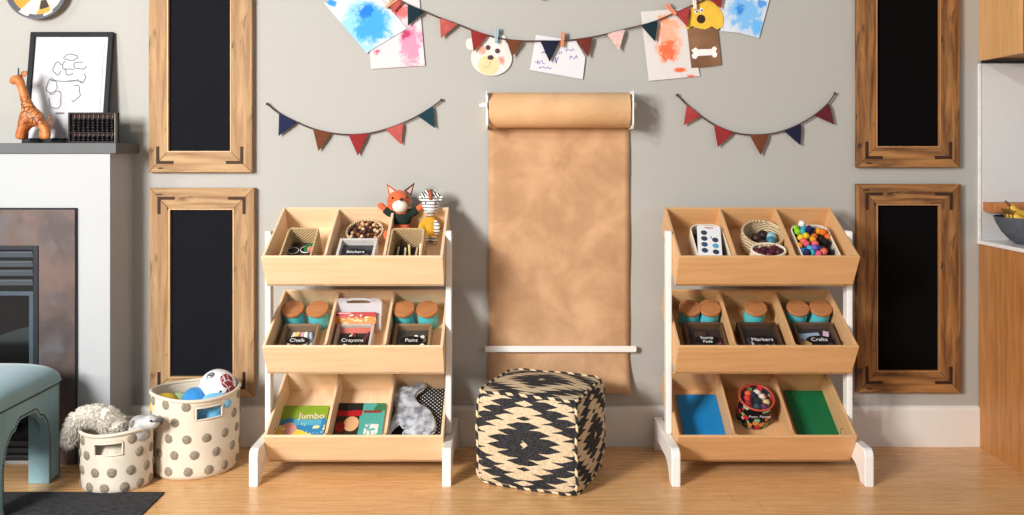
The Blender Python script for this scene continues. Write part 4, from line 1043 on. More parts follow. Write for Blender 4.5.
# seed-topped basket in the middle compartment (left shelf)
_, rr, c = round_basket(tr, 366, 226, 19.5, .050, 'round woven basket heaped with brown beads behind the Stickers box', M_wov2, None)
rnd = random.Random(3)
k = 0; used = []
bead_m = {}
def bead(loc, r, col, nm, label, group, cat='bead'):
    if nm not in bead_m: bead_m[nm] = MB().ball((0, 0, 0), 1, 12).build('wooden_bead' if cat == 'bead' else 'yarn_ball', plain('bead ' + nm, col, .5, var=.15), smooth='all'); o = bead_m[nm]
    else: o = bead_m[nm].copy(); C.objects.link(o)
    o.location = loc; o.scale = (r, r, r); return tag(o, label, cat, group)
bc_ = [((84, 52, 36), 'dark brown'), ((202, 160, 116), 'tan'), ((60, 36, 28), 'near-black'), ((226, 194, 154), 'cream'), ((150, 96, 60), 'chestnut')]
tries = 0
while k < 40 and tries < 4000:
    tries += 1
    a, b = rnd.uniform(-1, 1), rnd.uniform(-1, 1)
    if a * a + b * b > .72: continue
    p = (a * rr, b * rr)
    if any((p[0] - q[0]) ** 2 + (p[1] - q[1]) ** 2 < .0175 ** 2 * .55 for q in used): continue
    used.append(p); col, nm = bc_[k % 5]
    bead(tr.w(c[0] + p[0], c[1] + p[1], .0125 + .042 + .016 * (1 - a * a - b * b)), .0088, col, nm, nm + ' wooden bead heaped in the round basket behind the Stickers box', 'beads in the round basket')
    k += 1
q = tr.put('bead_cloth', 'dark cloth lining under the beads in the round basket', 'cloth', c[0], c[1], .026)
MB().lathe([(0, .026), (rr * .6, .024), (rr * .84, .018), (rr * .84, 0), (0, 0)], seg=30).build('cloth', plain('brown lining', (110, 74, 52), .9), q, smooth=True)

# right shelf top tray
tr = T['R', 0]
_, w, d, c = rect_basket(tr, 688.5, 721, 224.5, 'cream canvas basket holding the white paint palette', M_cream, .085, cr=.045, ww=.006, name='canvas_basket')
q = tr.put('dark_cloth', 'dark cloth bundled inside the basket with the palette', 'cloth', c[0], c[1], .022)
MB().box((0, 0, .022), (w - .03, d - .03, .044), .018, seg=3).build('cloth', plain('dark bundle', (66, 58, 50), .9, var=.4, scale=25), q, smooth=True)
u0, v1 = tr.pix(691.5, 224.5, .115); u1, _ = tr.pix(714.5, 224.5, .115)
pal = thing('paint_palette', 'white watercolour palette with coloured paint pans in canvas basket', 'palette', tr.w((u0 + u1) / 2 - .010, .025, .086), RX @ Matrix.Rotation(-.14, 4, 'Z') @ Matrix.Rotation(.07, 4, 'X'))
pw = u1 - u0; pl_ = v1 - .03
MB().prism([(a, b + pl_ / 2) for a, b in rrect(pw, pl_, .012)], 'z', 0, .012, .002).build('tray_plate', plain('white plastic palette', (238, 238, 238), .35, var=.02), pal)
pc_ = [(58, 70, 88), (62, 66, 84), (60, 84, 118), (52, 70, 92), (64, 70, 90), (98, 170, 206), (50, 62, 84), (110, 160, 116)]
for k in range(8):
    col = pc_[k]; cxk = -pw * .22 if k < 4 else pw * .24; yk = pl_ * (.80 - .155 * k) if k < 4 else pl_ * (.63 - .155 * (k - 4))
    MB().lathe([(0, .0135), (.0125, .0132), (.0135, .012), (0, .012)], (cxk, yk, 0), 22, sy=1.1).build('paint_pan', plain('pan %d' % k, col, .45), pal)
mk = MB(); mk.box((0, pl_ * .94, .0125), (pw * .34, .005, .001)); mk.build('printed_mark', plain('red mark', (190, 70, 80), .5), pal)
mk = MB(); mk.prism([(.004, pl_ * .66), (.010, pl_ * .66), (.007, pl_ * .74)], 'z', .012, .0126); mk.build('printed_mark', plain('grey mark', (120, 120, 126), .5), pal)

_, rr, c = round_basket(tr, 763, 233, 21.5, .085, 'round woven basket with dark and blue yarn at the top right shelf', M_wov2, None)
yb = [((58, 34, 30), 'dark brown', -.02, .01), ((44, 28, 26), 'black-brown', .012, .03), ((70, 44, 36), 'brown', -.005, -.035), ((66, 130, 150), 'teal blue', .038, -.012), ((150, 196, 204), 'pale blue', .045, .018)]
for col, nm, a, b in yb: bead(tr.w(c[0] + a, c[1] + b, .060), .024, col, nm + ' yarn', nm + ' yarn ball in the round basket', 'yarn balls in the basket', 'yarn ball')
u, v = tr.pix(768.5, 255, .0825); 
_, rr, c = round_basket(tr, 768.5, 250, 17.5, .085, 'small woven basket of maroon yarn in front of the round basket', M_cream, None, sy=.62)
for k, (a, b) in enumerate(((-.045, 0), (-.016, .008), (.016, .0), (.044, -.003), (.0, -.018), (-.03, -.016), (.03, .018))): bead(tr.w(c[0] + a, c[1] + b, .085 + .002 * (k % 2)), .020, [(92, 24, 44), (70, 16, 34)][k % 2], ['maroon', 'deep maroon'][k % 2] + ' yarn', ['maroon', 'darker maroon'][k % 2] + ' yarn ball in the small woven basket', 'maroon yarn balls', 'yarn ball')
_, w, d, c = rect_basket(tr, 788.5, 826, 225, 'cream canvas basket heaped with colourful pompoms', M_cream, .085, cr=.045, ww=.006, name='canvas_basket')
q = tr.put('dark_cloth', 'dark cloth lining under the colourful pompoms', 'cloth', c[0], c[1], .022)
MB().box((0, 0, .024), (w - .026, d - .03, .048), .018, seg=3).build('cloth', plain('black lining', (40, 32, 34), .9, var=.3, scale=25), q, smooth=True)
pal_ = {'lime green': (150, 214, 50), 'turquoise': (70, 190, 214), 'white': (240, 238, 232), 'navy': (44, 48, 96), 'yellow': (244, 206, 60), 'orange': (240, 124, 50), 'golden': (240, 160, 50), 'dark brown': (60, 32, 32), 'pink': (228, 100, 140), 'blue': (56, 120, 200), 'violet': (150, 100, 200), 'coral': (236, 120, 100), 'black': (34, 28, 32)}
# photo positions of the pompoms, in a 7.92x crop that starts at (760, 200)
pz = [(285, 215, 'lime green'), (300, 250, 'lime green'), (330, 195, 'white'), (352, 225, 'turquoise'), (335, 250, 'turquoise'), (385, 235, 'navy'), (430, 235, 'dark brown'), (465, 245, 'golden'), (500, 262, 'orange'), (540, 280, 'orange'), (325, 295, 'yellow'), (362, 292, 'yellow'), (395, 270, 'black'), (430, 290, 'orange'), (418, 318, 'golden'), (480, 300, 'dark brown'), (520, 330, 'black'), (345, 335, 'coral'), (312, 352, 'golden'), (370, 345, 'pink'), (435, 355, 'coral'), (350, 395, 'blue'), (395, 385, 'turquoise'), (430, 385, 'violet'), (460, 375, 'blue'), (410, 415, 'turquoise'), (370, 422, 'navy'), (500, 375, 'dark brown'), (465, 425, 'pink'), (505, 415, 'coral'), (540, 390, 'black')]
for k, (a, b, nm) in enumerate(pz):
    u, v = tr.pix(760 + a / 7.92, 200 + b / 7.92, .098)
    v = max(v, .035)
    pompom(None, tr.w(u, v, .090 + .006 * ((k * 7) % 3)), .0175, pal_[nm], nm + ' pompom heaped in the canvas basket', 'pompoms in the canvas basket', k)

# ---- plush fox and zebra sitting in the top left tray
tr = T['L', 0]
M_fox = plain('orange plush', (222, 112, 66), .95, var=.15, scale=60, bump=.5, bscale=350, sheen=.3); M_fw = plain('cream plush', (240, 228, 214), .95, var=.06, bump=.4, sheen=.3); M_sw = plain('dark green knit', (34, 50, 46), .95, var=.2, scale=80, bump=.5)
M_dk = plain('dark brown plush', (74, 48, 44), .9)
RM = [('REMESH', dict(mode='VOXEL', voxel_size=.0045, use_smooth_shade=True)), ('SMOOTH', dict(factor=.6, iterations=6))]
fy = -.115
s0 = tr.w(.19, .30, .0125); f0 = P(402, 240, fy); f0.z = tr.w(0, .305, .0125).z + .002
fox = thing('plush_fox', 'plush orange fox in a dark green sweater sitting in the top tray', 'plush toy', f0)
fq = lambda px, py, dy=0: P(px, py, fy + dy) - f0
sc = 1 / 226.0
b_ = MB()
hc = fq(398.5, 201)
b_.ball(hc, (.052, .046, .050), 20); b_.ball(fq(400, 206, -.025), (.034, .03, .03), 16)
b_.ball(fq(402, 218), (.038, .032, .05), 16); b_.ball(fq(402, 231), (.042, .036, .045), 16)
b_.tube([fq(392, 214), fq(386, 210), fq(380.5, 205)], [.017, .015, .014], 10); b_.ball(fq(380.5, 205.5), .015, 10)
b_.tube([fq(410, 214), fq(416, 211), fq(421.5, 206)], [.017, .015, .014], 10); b_.ball(fq(421.5, 206.5), .015, 10)
for s, pts in ((-1, [(396, 234, -.0), (390, 238, -.05), (387, 241, -.09)]), (1, [(407, 234, 0), (409, 238, -.015), (410, 241, -.025)])):
    pp = [fq(*a) for a in pts]; 
    for i, p in enumerate(pp): p.z = max(p.z, .018 - i * .001)
    b_.tube(pp, [.022, .02, .018], 10); b_.ball(pp[-1] + Vector((0, 0, .004)), (.018, .014, .022), 12)
b_.build('body', M_fox, fox, smooth='all', mods=RM)
MB().ball(fq(399.8, 206, -.033), (.034, .027, .030), 16).build('muzzle', M_fw, fox, smooth='all')
MB().ball(fq(401.5, 199.5, -.058), (.009, .007, .007), 12).build('nose', M_dk, fox, smooth='all')
for q in ((392.5, 198), (406.5, 197.5)): MB().ball(fq(q[0], q[1], -.043), .0048, 10).build('eye', plain('dark bead eye', (30, 22, 22), .25), fox, smooth='all')
for pts, ipts in (([(386.5, 183.8), (389, 196), (397, 191)], [(388.2, 186.3), (390, 194), (394.8, 191.2)]), ([(414.5, 182.5), (404, 190.5), (411, 196)], [(413.2, 185.3), (406.5, 190.8), (410.3, 193.8)])):
    w_ = [fq(a, b, -.005) for a, b in pts]; wi = [fq(a, b, -.016) for a, b in ipts]
    e_ = MB(); e_.prism([(p.x, p.z) for p in w_], 'y', -.012, .008, .004); e_ = e_.build('ear', M_fox if pts[0][0] < 400 else plain('dark ear', (96, 56, 48), .9), fox, smooth=True)
    MB().prism([(p.x, p.z) for p in wi], 'y', -.0145, -.010, .001).build('inner_ear', plain('pale inner ear', (226, 208, 200) if pts[0][0] < 400 else (206, 176, 160), .95), e_, smooth=True)
b_ = MB(); b_.ball(fq(402, 218.5), (.043, .037, .040), 18); b_.tube([fq(396, 214), fq(389.5, 212.5), fq(384.8, 209)], [.022, .020, .019], 12); b_.tube([fq(408, 214), fq(413, 212.5), fq(417.6, 209.3)], [.022, .020, .019], 12)
b_.build('sweater', M_sw, fox, smooth='all', mods=RM)
# zebra
zy = -.115
z0 = P(431, 240, zy); z0.z = f0.z
zb_ = thing('plush_zebra', 'small plush zebra with yellow top at the right end of the top tray', 'plush toy', z0)
zq = lambda px, py, dy=0: P(px, py, zy + dy) - z0
m = Mat('zebra plush', (238, 236, 232), .95, sheen=.2); v = m.coord(); x, y, zz = m.xyz(v)
st = ((zz + (m.noise(v, 12, 2) - .5) * .012) * 75).frac().lt(.27); m.base(m.mix(st, (240, 238, 234), (40, 40, 46)))
b_ = MB(); b_.ball(zq(430.5, 204, -.0), (.040, .038, .040), 18); b_.ball(zq(430.5, 209.5, -.026), (.030, .030, .024), 16)
b_.ball(zq(430, 225), (.034, .03, .046), 16); b_.ball(zq(430, 236), (.036, .03, .03), 14)
b_.tube([zq(434, 221, -.01), zq(437.5, 226, -.025), zq(437, 232, -.035)], [.014, .014, .014], 10); b_.ball(zq(436.8, 230.5, -.037), (.014, .012, .022), 12)
for a, b in ((424, -.06), (435, -.05)): b_.tube([zq(430, 237), zq(a, 240, b * .6), zq(a, 241, b)], [.018, .016, .015], 10)
zo = b_.build('body', m.mat, zb_, smooth='all', mods=RM)
mt_ = Mat('striped tuft', (238, 236, 232), .95); tx_, ty_, tz_ = mt_.xyz(mt_.coord()); mt_.base(mt_.mix(((tx_ * .8 + tz_ * .5) * 90).frac().lt(.45), (240, 238, 234), (44, 44, 50)))
for q in ((424, 196.5, -.5), (427.5, 193.8, -.2), (433.5, 193.8, .2), (437.5, 196, .5)):
    MB().ball(zq(q[0], q[1], .0), (.011, .008, .021), 12, Matrix.Rotation(q[2], 3, 'Y')).build('mane_tuft', mt_.mat, zb_, smooth='all')
MB().tube([zq(430.5, 190.5), zq(430.5, 196, -.018), zq(430.5, 200, -.034)], [.010, .010, .006], 8).build('mane', plain('rust mane', (176, 96, 66), .95), zb_, smooth='all')
for a in (421.5, 440): MB().ball(zq(a, 198.5, .004), (.012, .006, .016), 12, Matrix.Rotation(.7 if a > 430 else -.7, 3, 'Y')).build('ear', m.mat, zb_, smooth='all')
for a in (425.5, 435.5): MB().ball(zq(a, 203, -.034), .0042, 10).build('eye', plain('dark bead eye z', (24, 22, 24), .25), zb_, smooth='all')
MB().ball(zq(430.5, 210.5, -.040), (.022, .016, .014), 14).build('muzzle', plain('grey muzzle', (206, 210, 206), .95), zb_, smooth='all')
b_ = MB(); b_.ball(zq(430, 224.5, -.002), (.038, .034, .040), 18); b_.ball(zq(430.5, 233, -.002), (.040, .034, .036), 18); b_.tube([zq(426, 220), zq(422, 226, -.02), zq(421, 230, -.035)], [.018, .017, .016], 10)
b_.build('yellow_top', plain('yellow cloth', (222, 170, 50), .9, var=.2, bump=.3), zb_, smooth='all', mods=RM)
MB().ball(zq(421, 230.5, -.04), (.014, .012, .014), 12).build('paw', plain('tan paw', (222, 150, 100), .9), zb_, smooth='all')
# ------------------------------------------------------------------ patterned pouf
S, H = .40, .372
m = Mat('kilim pattern', (225, 205, 170), .9)
uvn = m.nt.nodes.new('ShaderNodeUVMap'); uvn.uv_map = 'UVMap'
u, v, _ = m.xyz(uvn.outputs[0])
U, V = (u - .5) * 2, (v - .5) * 2
nz = m.noise(m.coord(), 70, 2)
vq = ((V * 6.5).floor() + .5) / 6.5
d = (U + .03).abs() / .70 + vq.abs() / .56 + ((V * 6.5).frac() - .5).abs() * .66 - .16 + (nz - .5) * .08
def band(a, b): return d.gt(a) * d.lt(b)
ring = band(.02, 1.0) + band(1.62, 2.3) + d.gt(2.85)
mid = (U.abs() * .9 + V.abs()).lt(.07)
f = ring * (1 - mid)
fuzz = m.noise(m.map(m.coord(), (1, 1, 1)), 120, 3)
dark = m.mix(fuzz.step(.35, .7), (34, 34, 37), (66, 66, 69)); lightc = m.mix(fuzz.step(.3, .7), (200, 180, 148), (226, 208, 178))
m.base(m.mix(f.min(1), lightc, dark)); m.bump(fuzz + (u * 500).sin() * .2, .6, .004)
M_kilim = m.mat
pf = thing('pouf', 'cube pouf in cream and black woven diamond pattern on the floor', 'pouf', (0, 0, 0))
ax = Vector((.383, -.148, 0)).normalized(); ay_ = Vector((.148, .383, 0)).normalized()
A_ = P(478.7, 482.6, -.444); 
LX, LY = .435, .41
pc_ = Vector((-.150, -.452, 0)) + ax * LX / 2 + ay_ * LY / 2
pf.location = (pc_.x, pc_.y, 0); pf.rotation_euler = (0, 0, math.atan2(ax.y, ax.x))
me = bpy.data.meshes.new('cover'); bm = bmesh.new(); uvl = bm.loops.layers.uv.new('UVMap')
rnd = random.Random(5)
def squash(p):
    x, y, z = p
    bx = .055 * (1 - y * y) * (1 - z * z); 
    def soft(t, a, b): return t * (1 + bx_(a, b))
    bulge = lambda a, b: .05 * (1 - a * a) * (1 - b * b)
    X = x * (1 + bulge(y, z)); Y = y * (1 + bulge(x, z)); Z = z * (1 + (.11 if z > 0 else .0) * (1 - x * x) * (1 - y * y))
    # round the edges and corners
    e = lambda a, b: .035 * (abs(a) ** 10) * (abs(b) ** 10)
    k = 1 - e(x, y) - e(y, z) - e(x, z)
    wob = .02 * math.sin(7 * x + 5 * z + 2 * y) * (1 - abs(x * y * z))
    return Vector((X * k + wob * .6, Y * k + wob * .5, Z * (1 - .03 * (abs(x) * abs(y)) ** 6) + wob * .3))
N = 18
faces6 = [((1, 0, 0), (0, 0, 1), (0, -1, 0)), ((-1, 0, 0), (0, 0, 1), (0, 1, 0)), ((0, 1, 0), (0, 0, 1), (1, 0, 0)), ((0, -1, 0), (0, 0, 1), (-1, 0, 0)), ((1, 0, 0), (0, 1, 0), (0, 0, 1)), ((1, 0, 0), (0, -1, 0), (0, 0, -1))]
for a, b, n in faces6:
    a, b, n = Vector(a), Vector(b), Vector(n); g = {}
    for i in range(N + 1):
        for j in range(N + 1):
            p = squash(n + a * (2 * i / N - 1) + b * (2 * j / N - 1))
            g[i, j] = bm.verts.new((p.x * LX / 2, p.y * LY / 2, H * .5 * (1 + p.z) if True else 0))
    for i in range(N):
        for j in range(N):
            f_ = bm.faces.new([g[i, j], g[i + 1, j], g[i + 1, j + 1], g[i, j + 1]])
            for l, (q, r) in zip(f_.loops, ((i, j), (i + 1, j), (i + 1, j + 1), (i, j + 1))): l[uvl].uv = (q / N, r / N)
bmesh.ops.remove_doubles(bm, verts=bm.verts, dist=1e-4)
for v_ in bm.verts: v_.co.z = max(v_.co.z, .001)
bmesh.ops.recalc_face_normals(bm, faces=bm.faces); bm.to_mesh(me); bm.free()
me.materials.append(M_kilim); me.polygons.foreach_set('use_smooth', [True] * len(me.polygons))
o = bpy.data.objects.new('cover', me); C.objects.link(o); o.parent = pf
mp = Mat('kilim piping', (40, 40, 42), .9); x, y, zz = mp.xyz(mp.coord()); mp.base(mp.mix(((x + y + zz) * 17).frac().lt(.55), (228, 208, 172), (50, 50, 52))); mp.bump(mp.noise(mp.coord(), 200, 2), .5)
pip = MB()
def edge(a, b):
    a, b = Vector(a), Vector(b); pts = []
    for i in range(17):
        p = squash(a + (b - a) * i / 16); pts.append(Vector((p.x * LX / 2, p.y * LY / 2, max(.007, H * .5 * (1 + p.z)))) + Vector((rnd.uniform(-1, 1), rnd.uniform(-1, 1), rnd.uniform(-.5, 1))) * .002)
    pip.tube(pts, .0062, 7)
for s in (-1, 1):
    for t in (-1, 1): edge((-1, s, t), (1, s, t)); edge((s, -1, t), (s, 1, t)); edge((s, t, -1), (s, t, 1))
pip.build('edge_piping', mp.mat, pf, smooth='all')

# ------------------------------------------------------------------ rug
RT = .006
m = Mat('charcoal rug', (52, 52, 54), .95); v = m.coord(); x, y, zz = m.xyz(v)
f = m.noise(m.map(v, (1, 5, 1)), 40, 3); m.base(m.mix(f.step(.3, .7), (36, 36, 40), (72, 72, 74))); m.bump((y * 700).sin() * .6 + f, .6, .003)
o = MB().box(((-3.3 - 1.366) / 2, (-.553 - 2.2) / 2, RT / 2), (3.3 - 1.366, 1.647, RT), .002).build('rug', m.mat); tag(o, 'dark charcoal woven rug on the oak floor by the fireplace', 'rug')

# ------------------------------------------------------------------ ottoman
M_vel = Mat('teal velvet', (118, 154, 162), .75, 0, .2, sheen=.5); v = M_vel.coord(); M_vel.b.inputs['Sheen Roughness'].default_value = .4
M_vel.base(M_vel.mix(M_vel.noise(v, 7, 3), (132, 166, 175), (154, 186, 193))); M_vel.bump(M_vel.noise(v, 300, 2), .15)
M_nail = plain('brass nail', (112, 96, 70), .35, .8)
OX1, OY1, OY0 = -1.87, -.376, -.86; OX0 = -2.46
ot = thing('ottoman', 'teal velvet ottoman with arched base and nailhead trim by the fireplace', 'ottoman', ((OX0 + OX1) / 2, (OY0 + OY1) / 2, 0))
hx, hy = (OX1 - OX0) / 2, (OY1 - OY0) / 2; lt = .085
def cush(u, v): return None
b_ = MB(); nu = 40
def top(u, v):
    a, b = 2 * u - 1, 2 * v - 1
    ea, eb = abs(a), abs(b)
    prof = lambda t: (1 - t ** 7) ** .45
    h = .084 * min(prof(ea), 1) * min(prof(eb), 1)
    k = .010 * math.sin(PI * min(1, h / .084))
    return Vector((a * (hx + .002 + k), b * (hy + .002 + k), .400 + h * (1 + .10 * (1 - a * a) * (1 - b * b))))
sp = lambda t: .5 + .5 * math.sin((t - .5) * PI)
b_.grid(lambda u, v: top(sp(u), sp(v)), nu, nu)
b_.build('cushion', M_vel.mat, ot, smooth='all')
MB().tube([(-hx - .003, -hy - .003, .400), (hx + .003, -hy - .003, .400), (hx + .003, hy + .003, .400), (-hx - .003, hy + .003, .400)], .0035, 8, closed=True).build('piping', M_vel.mat, ot)
arch = lambda L: [(-L, .399), (-L, .185), (-L + .012, .215), (-L + .02, .25), (-L + .05, .285), (-L + .075, .292), (-L + .09, .312), (-.05, .325), (.05, .325), (L - .09, .312), (L - .075, .292), (L - .05, .285), (L - .02, .25), (L - .012, .215), (L, .185), (L, .399)]
for s in (-1, 1):
    MB().prism(arch(hy - lt), 'x', s * hx - (.03 if s > 0 else 0), s * hx + (.03 if s < 0 else 0)).build('side_apron', M_vel.mat, ot)
    MB().prism(arch(hx - lt), 'y', s * hy - (.03 if s > 0 else 0), s * hy + (.03 if s < 0 else 0)).build('end_apron', M_vel.mat, ot)
    for t in (-1, 1):
        zb = RT + .0005 if t < 0 else .0005
        MB().box((s * (hx - lt / 2), t * (hy - lt / 2), (.399 + zb) / 2), (lt, lt, .399 - zb), .003).build('leg', M_vel.mat, ot)
nl = MB()
def nails(pts, nx):
    for i in range(len(pts) - 1):
        a, b = Vector(pts[i]), Vector(pts[i + 1]); n_ = max(1, int((b - a).length / .0085))
        for k in range(n_): nl.ball(a + (b - a) * k / n_, .0034, 6)
a_ = [p for p in arch(hy - lt)][1:-1]
nails([(hx + .001, p[0] * 1.0 + (0 if abs(p[0]) < .05 else (-.007 if p[0] < 0 else .007)), p[1] + .009) for p in a_], 0)
nails([(hx + .001, -hy + .004, .388), (hx + .001, hy - .004, .388)], 0)
nails([(hx + .001, hy - .006, .388), (hx + .001, hy - .006, .006)], 0); nails([(hx + .001, hy - lt + .007, .19), (hx + .001, hy - lt + .007, .006)], 0); nails([(hx + .001, -hy + lt - .007, .19), (hx + .001, -hy + lt - .007, .02)], 0)
nails([(hx - .006, -hy - .001, .388), (-hx + .006, -hy - .001, .388)], 0); nails([(hx + .001, hy - lt + .007, .01), (hx + .001, hy - .006, .01)], 0)
nl.build('nailhead_trim', M_nail, ot, smooth='all')

# ------------------------------------------------------------------ spotted storage baskets
M_canv = plain('cream canvas', (228, 217, 200), .9, var=.06, scale=12, bump=.35, bscale=350); M_dot = plain('grey felt dot', (156, 146, 128), .95, var=.4, scale=120, bump=.6, bscale=400)
M_canv_in = plain('canvas lining', (226, 214, 192), .9)
def basket(label, cx, cy, rx, ry, h, hang, hz, seed, zbase=0.0, lean=0.0, tap=.03):
    t = thing('storage_basket', label, 'basket', (cx, cy, zbase), None, 'spotted canvas baskets by the fireplace')
    rnd = random.Random(seed); NU, NV = 72, 18
    ph = [rnd.uniform(0, 6) for _ in range(4)]
    def surf(a, z, off=0):
        k = 1 - tap * (1 - z / h) + .012 * math.sin(3 * a + ph[0]) * (z / h) + .010 * math.sin(5 * a + ph[1] + 9 * z)
        if z < .02: k -= .05 * (1 - z / .02) ** 2
        zz = z * (1 + .02 * math.sin(2 * a + ph[2]) * (z / h)) 
        return Vector(((rx * k + off) * math.cos(a) + lean * z, (ry * k + off) * math.sin(a), zz))
    a0, a1 = hang - hz[0] / rx / 2, hang + hz[0] / rx / 2
    b_ = MB(); vs = {}
    NV = 20
    for i in range(NU):
        for j in range(NV + 1): vs[i, j] = b_.bm.verts.new(surf(2 * PI * i / NU, h * j / NV))
    b_.bm.verts.new((0, 0, 0))
    for i in range(NU):
        am = 2 * PI * (i + .5) / NU
        for j in range(NV):
            zm = h * (j + .5) / NV
            dd = (am - hang + PI) % (2 * PI) - PI
            if abs(dd) < (a1 - a0) / 2 and hz[1] < zm < hz[2]: continue
            b_.bm.faces.new([vs[i, j], vs[(i + 1) % NU, j], vs[(i + 1) % NU, j + 1], vs[i, j + 1]])
    b_.bm.faces.new([vs[i, 0] for i in range(NU)][::-1])
    bmesh.ops.recalc_face_normals(b_.bm, faces=b_.bm.faces)
    b_.build('canvas_body', M_canv, t, smooth='all', mods=[('SOLIDIFY', dict(thickness=.005, offset=-1))])
    MB().tube([surf(2 * PI * i / 72, h) - Vector((0, 0, .004)) for i in range(72)], .0075, 8, closed=True).build('rim', M_canv, t, smooth='all')
    stp = 2 * PI / NU; dz = h / NV
    ia = [i for i in range(-NU, NU) if abs((i + .5) * stp - hang) < (a1 - a0) / 2]; ja = [j for j in range(NV) if hz[1] < (j + .5) * dz < hz[2]]
    A0, A1, Z0, Z1 = min(ia) * stp, (max(ia) + 1) * stp, min(ja) * dz, (max(ja) + 1) * dz
    lp = [surf(A0 + (A1 - A0) * k / 8, Z0, .001) for k in range(9)] + [surf(A1, Z0 + (Z1 - Z0) * k / 4, .001) for k in range(1, 5)] + [surf(A1 - (A1 - A0) * k / 8, Z1, .001) for k in range(1, 9)] + [surf(A0, Z1 - (Z1 - Z0) * k / 4, .001) for k in range(1, 4)]
    MB().tube(lp, .004, 6, closed=True).build('handle_trim', M_canv, t, smooth='all')
    rows = round(h / .062); sp = .082 if h > .3 else .070
    n_ = int(2 * PI * rx / sp)
    for r in range(rows):
        z = h * (r + .5) / rows + rnd.uniform(-.006, .006)
        for k in range(n_):
            a = 2 * PI * (k + (.5 if r % 2 else 0)) / n_ + rnd.uniform(-.06, .06)
            dd = (a - hang + PI) % (2 * PI) - PI
            if abs(dd) < (a1 - a0) / 2 + .12 and hz[1] - .03 < z < hz[2] + .03: continue
            R = .0195
            c = surf(a, z); ta = (surf(a + .01, z) - c).normalized(); tz = (surf(a, min(h, z + .005)) - surf(a, max(0, z - .005))).normalized(); nn = ta.cross(tz).normalized()
            if nn.dot(Vector((math.cos(a), math.sin(a), 0))) < 0: nn = -nn
            q = []; g = 14
            vv = [c + nn * .005]
            for i in range(g):
                b2 = 2 * PI * i / g; rr_ = R * (1 + rnd.uniform(-.08, .08))
                aa = a + rr_ * .72 * math.cos(b2) / rx; zz = min(h - .003, max(.003, z + rr_ * .72 * math.sin(b2))); vv.append(surf(aa, zz, .004))
            for i in range(g):
                b2 = 2 * PI * i / g; rr_ = R * (1 + rnd.uniform(-.06, .06)); aa = a + rr_ * math.cos(b2) / rx; zz = min(h - .003, max(.003, z + rr_ * math.sin(b2))); vv.append(surf(aa, zz, .0004))
            db = MB(); db._new(vv, [(0, 1 + i, 1 + (i + 1) % g) for i in range(g)] + [(1 + i, 1 + g + i, 1 + g + (i + 1) % g, 1 + (i + 1) % g) for i in range(g)])
            db.build('felt_dot', M_dot, t, smooth='all')
    return t
BCX, BCY, BR, BH = -1.348, -.262, .178, .335
SCX, SCY, SRX, SRY, SH_ = -1.598, -.455, .139, .121, .238
basket('larger cream storage basket with grey spots, ball on top', BCX, BCY, BR, BR, BH, -PI / 2 + .67, (.105, .245, .295), 2)
basket('smaller cream storage basket with grey spots on the rug corner', SCX, SCY, SRX, SRY, SH_, -PI / 2 + .15, (.115, .150, .200), 4)
# filling of the big basket
def plush(name, label, cat, balls, mat, group=None, vox=.006, part='body'):
    c = Vector(balls[0][0]); t = thing(name, label, cat, c); b_ = MB()
    for p, r in balls: b_.ball(Vector(p) - c, r, 18)
    b_.build(part, mat, t, smooth='all', mods=[('REMESH', dict(mode='VOXEL', voxel_size=vox, use_smooth_shade=True)), ('SMOOTH', dict(factor=.5, iterations=5))])
    return t
M_bl = plain('blue plush', (58, 146, 212), .95, var=.2, scale=25, bump=.6, bscale=250, sheen=.3); M_bl2 = plain('sky blue plush', (120, 190, 230), .95, var=.15, scale=25, bump=.6, bscale=250, sheen=.3)
yb = BCY - .09
plush('blue_plush', 'deep blue plush toy lump in the middle of the larger basket', 'plush toy', [(P(195, 400, BCY - .04), (.055, .05, .055)), (P(193, 418, BCY - .03), (.06, .06, .05))], M_bl)
plush('sky_blue_plush', 'sky blue plush toy lump at the front of the larger basket', 'plush toy', [(P(216, 402.5, BCY - .06), (.066, .045, .042)), (P(206, 418, BCY - .075), (.072, .045, .06))], M_bl2)
plush('yellow_ball', 'yellow soft ball at the left rim of the larger basket', 'ball', [(P(165, 406, BCY - .03), (.062, .06, .055))], plain('yellow felt', (238, 198, 66), .9, var=.1), part='ball')
plush('green_ball', 'pale green soft ball between yellow ball and blue plush', 'ball', [(P(180, 405, BCY + .02), (.058, .055, .055))], plain('pale green felt', (170, 194, 150), .9, var=.15), part='ball')
q = plush('stuffing_cloth', 'grey-blue cloth filling low inside the larger basket', 'cloth', [((BCX, BCY, .10), (.15, .15, .085))], plain('slate cloth', (70, 110, 140), .9), vox=.01, part='cloth')
# football
fr = .078
fc = P(217.5, 387.5, BCY + .02)
m = Mat('football leather', (240, 240, 242), .4); v = m.coord(); 
def cap(dx, dy, dz, cs):
    n_ = Vector((dx, dy, dz)).normalized(); x, y, zz = m.xyz(v)
    return (x * (n_.x / fr) + y * (n_.y / fr) + zz * (n_.z / fr))
c = m.col((240, 240, 243))
e = m.voro(m.map(v, (1, 1, 1), (.2, .5, .1)), 22, 'DISTANCE_TO_EDGE'); c = m.mix(e.lt(.02), c, (206, 206, 212))
nn = m.noise(v, 55, 2) * .12
for dr in ((.72, -.5, .55), (.92, -.4, -.2)): c = m.mix((cap(*dr, 0) + nn).gt(.975) * e.gt(.03), c, (150, 44, 56))
for dr in ((-.55, -.8, -.25), (.42, -.9, -.22), (-.2, -.55, .85)): c = m.mix((cap(*dr, 0) + m.noise(v, 90, 1) * .10).gt(1.02) * m.noise(v, 130, 1).gt(.42), c, (56, 58, 72))
m.base(c)
o = MB().ball((0, 0, 0), fr, 40).build('football', m.mat, smooth='all'); o.location = fc; tag(o, 'white football with dark red and black patches on top of the larger basket', 'ball')
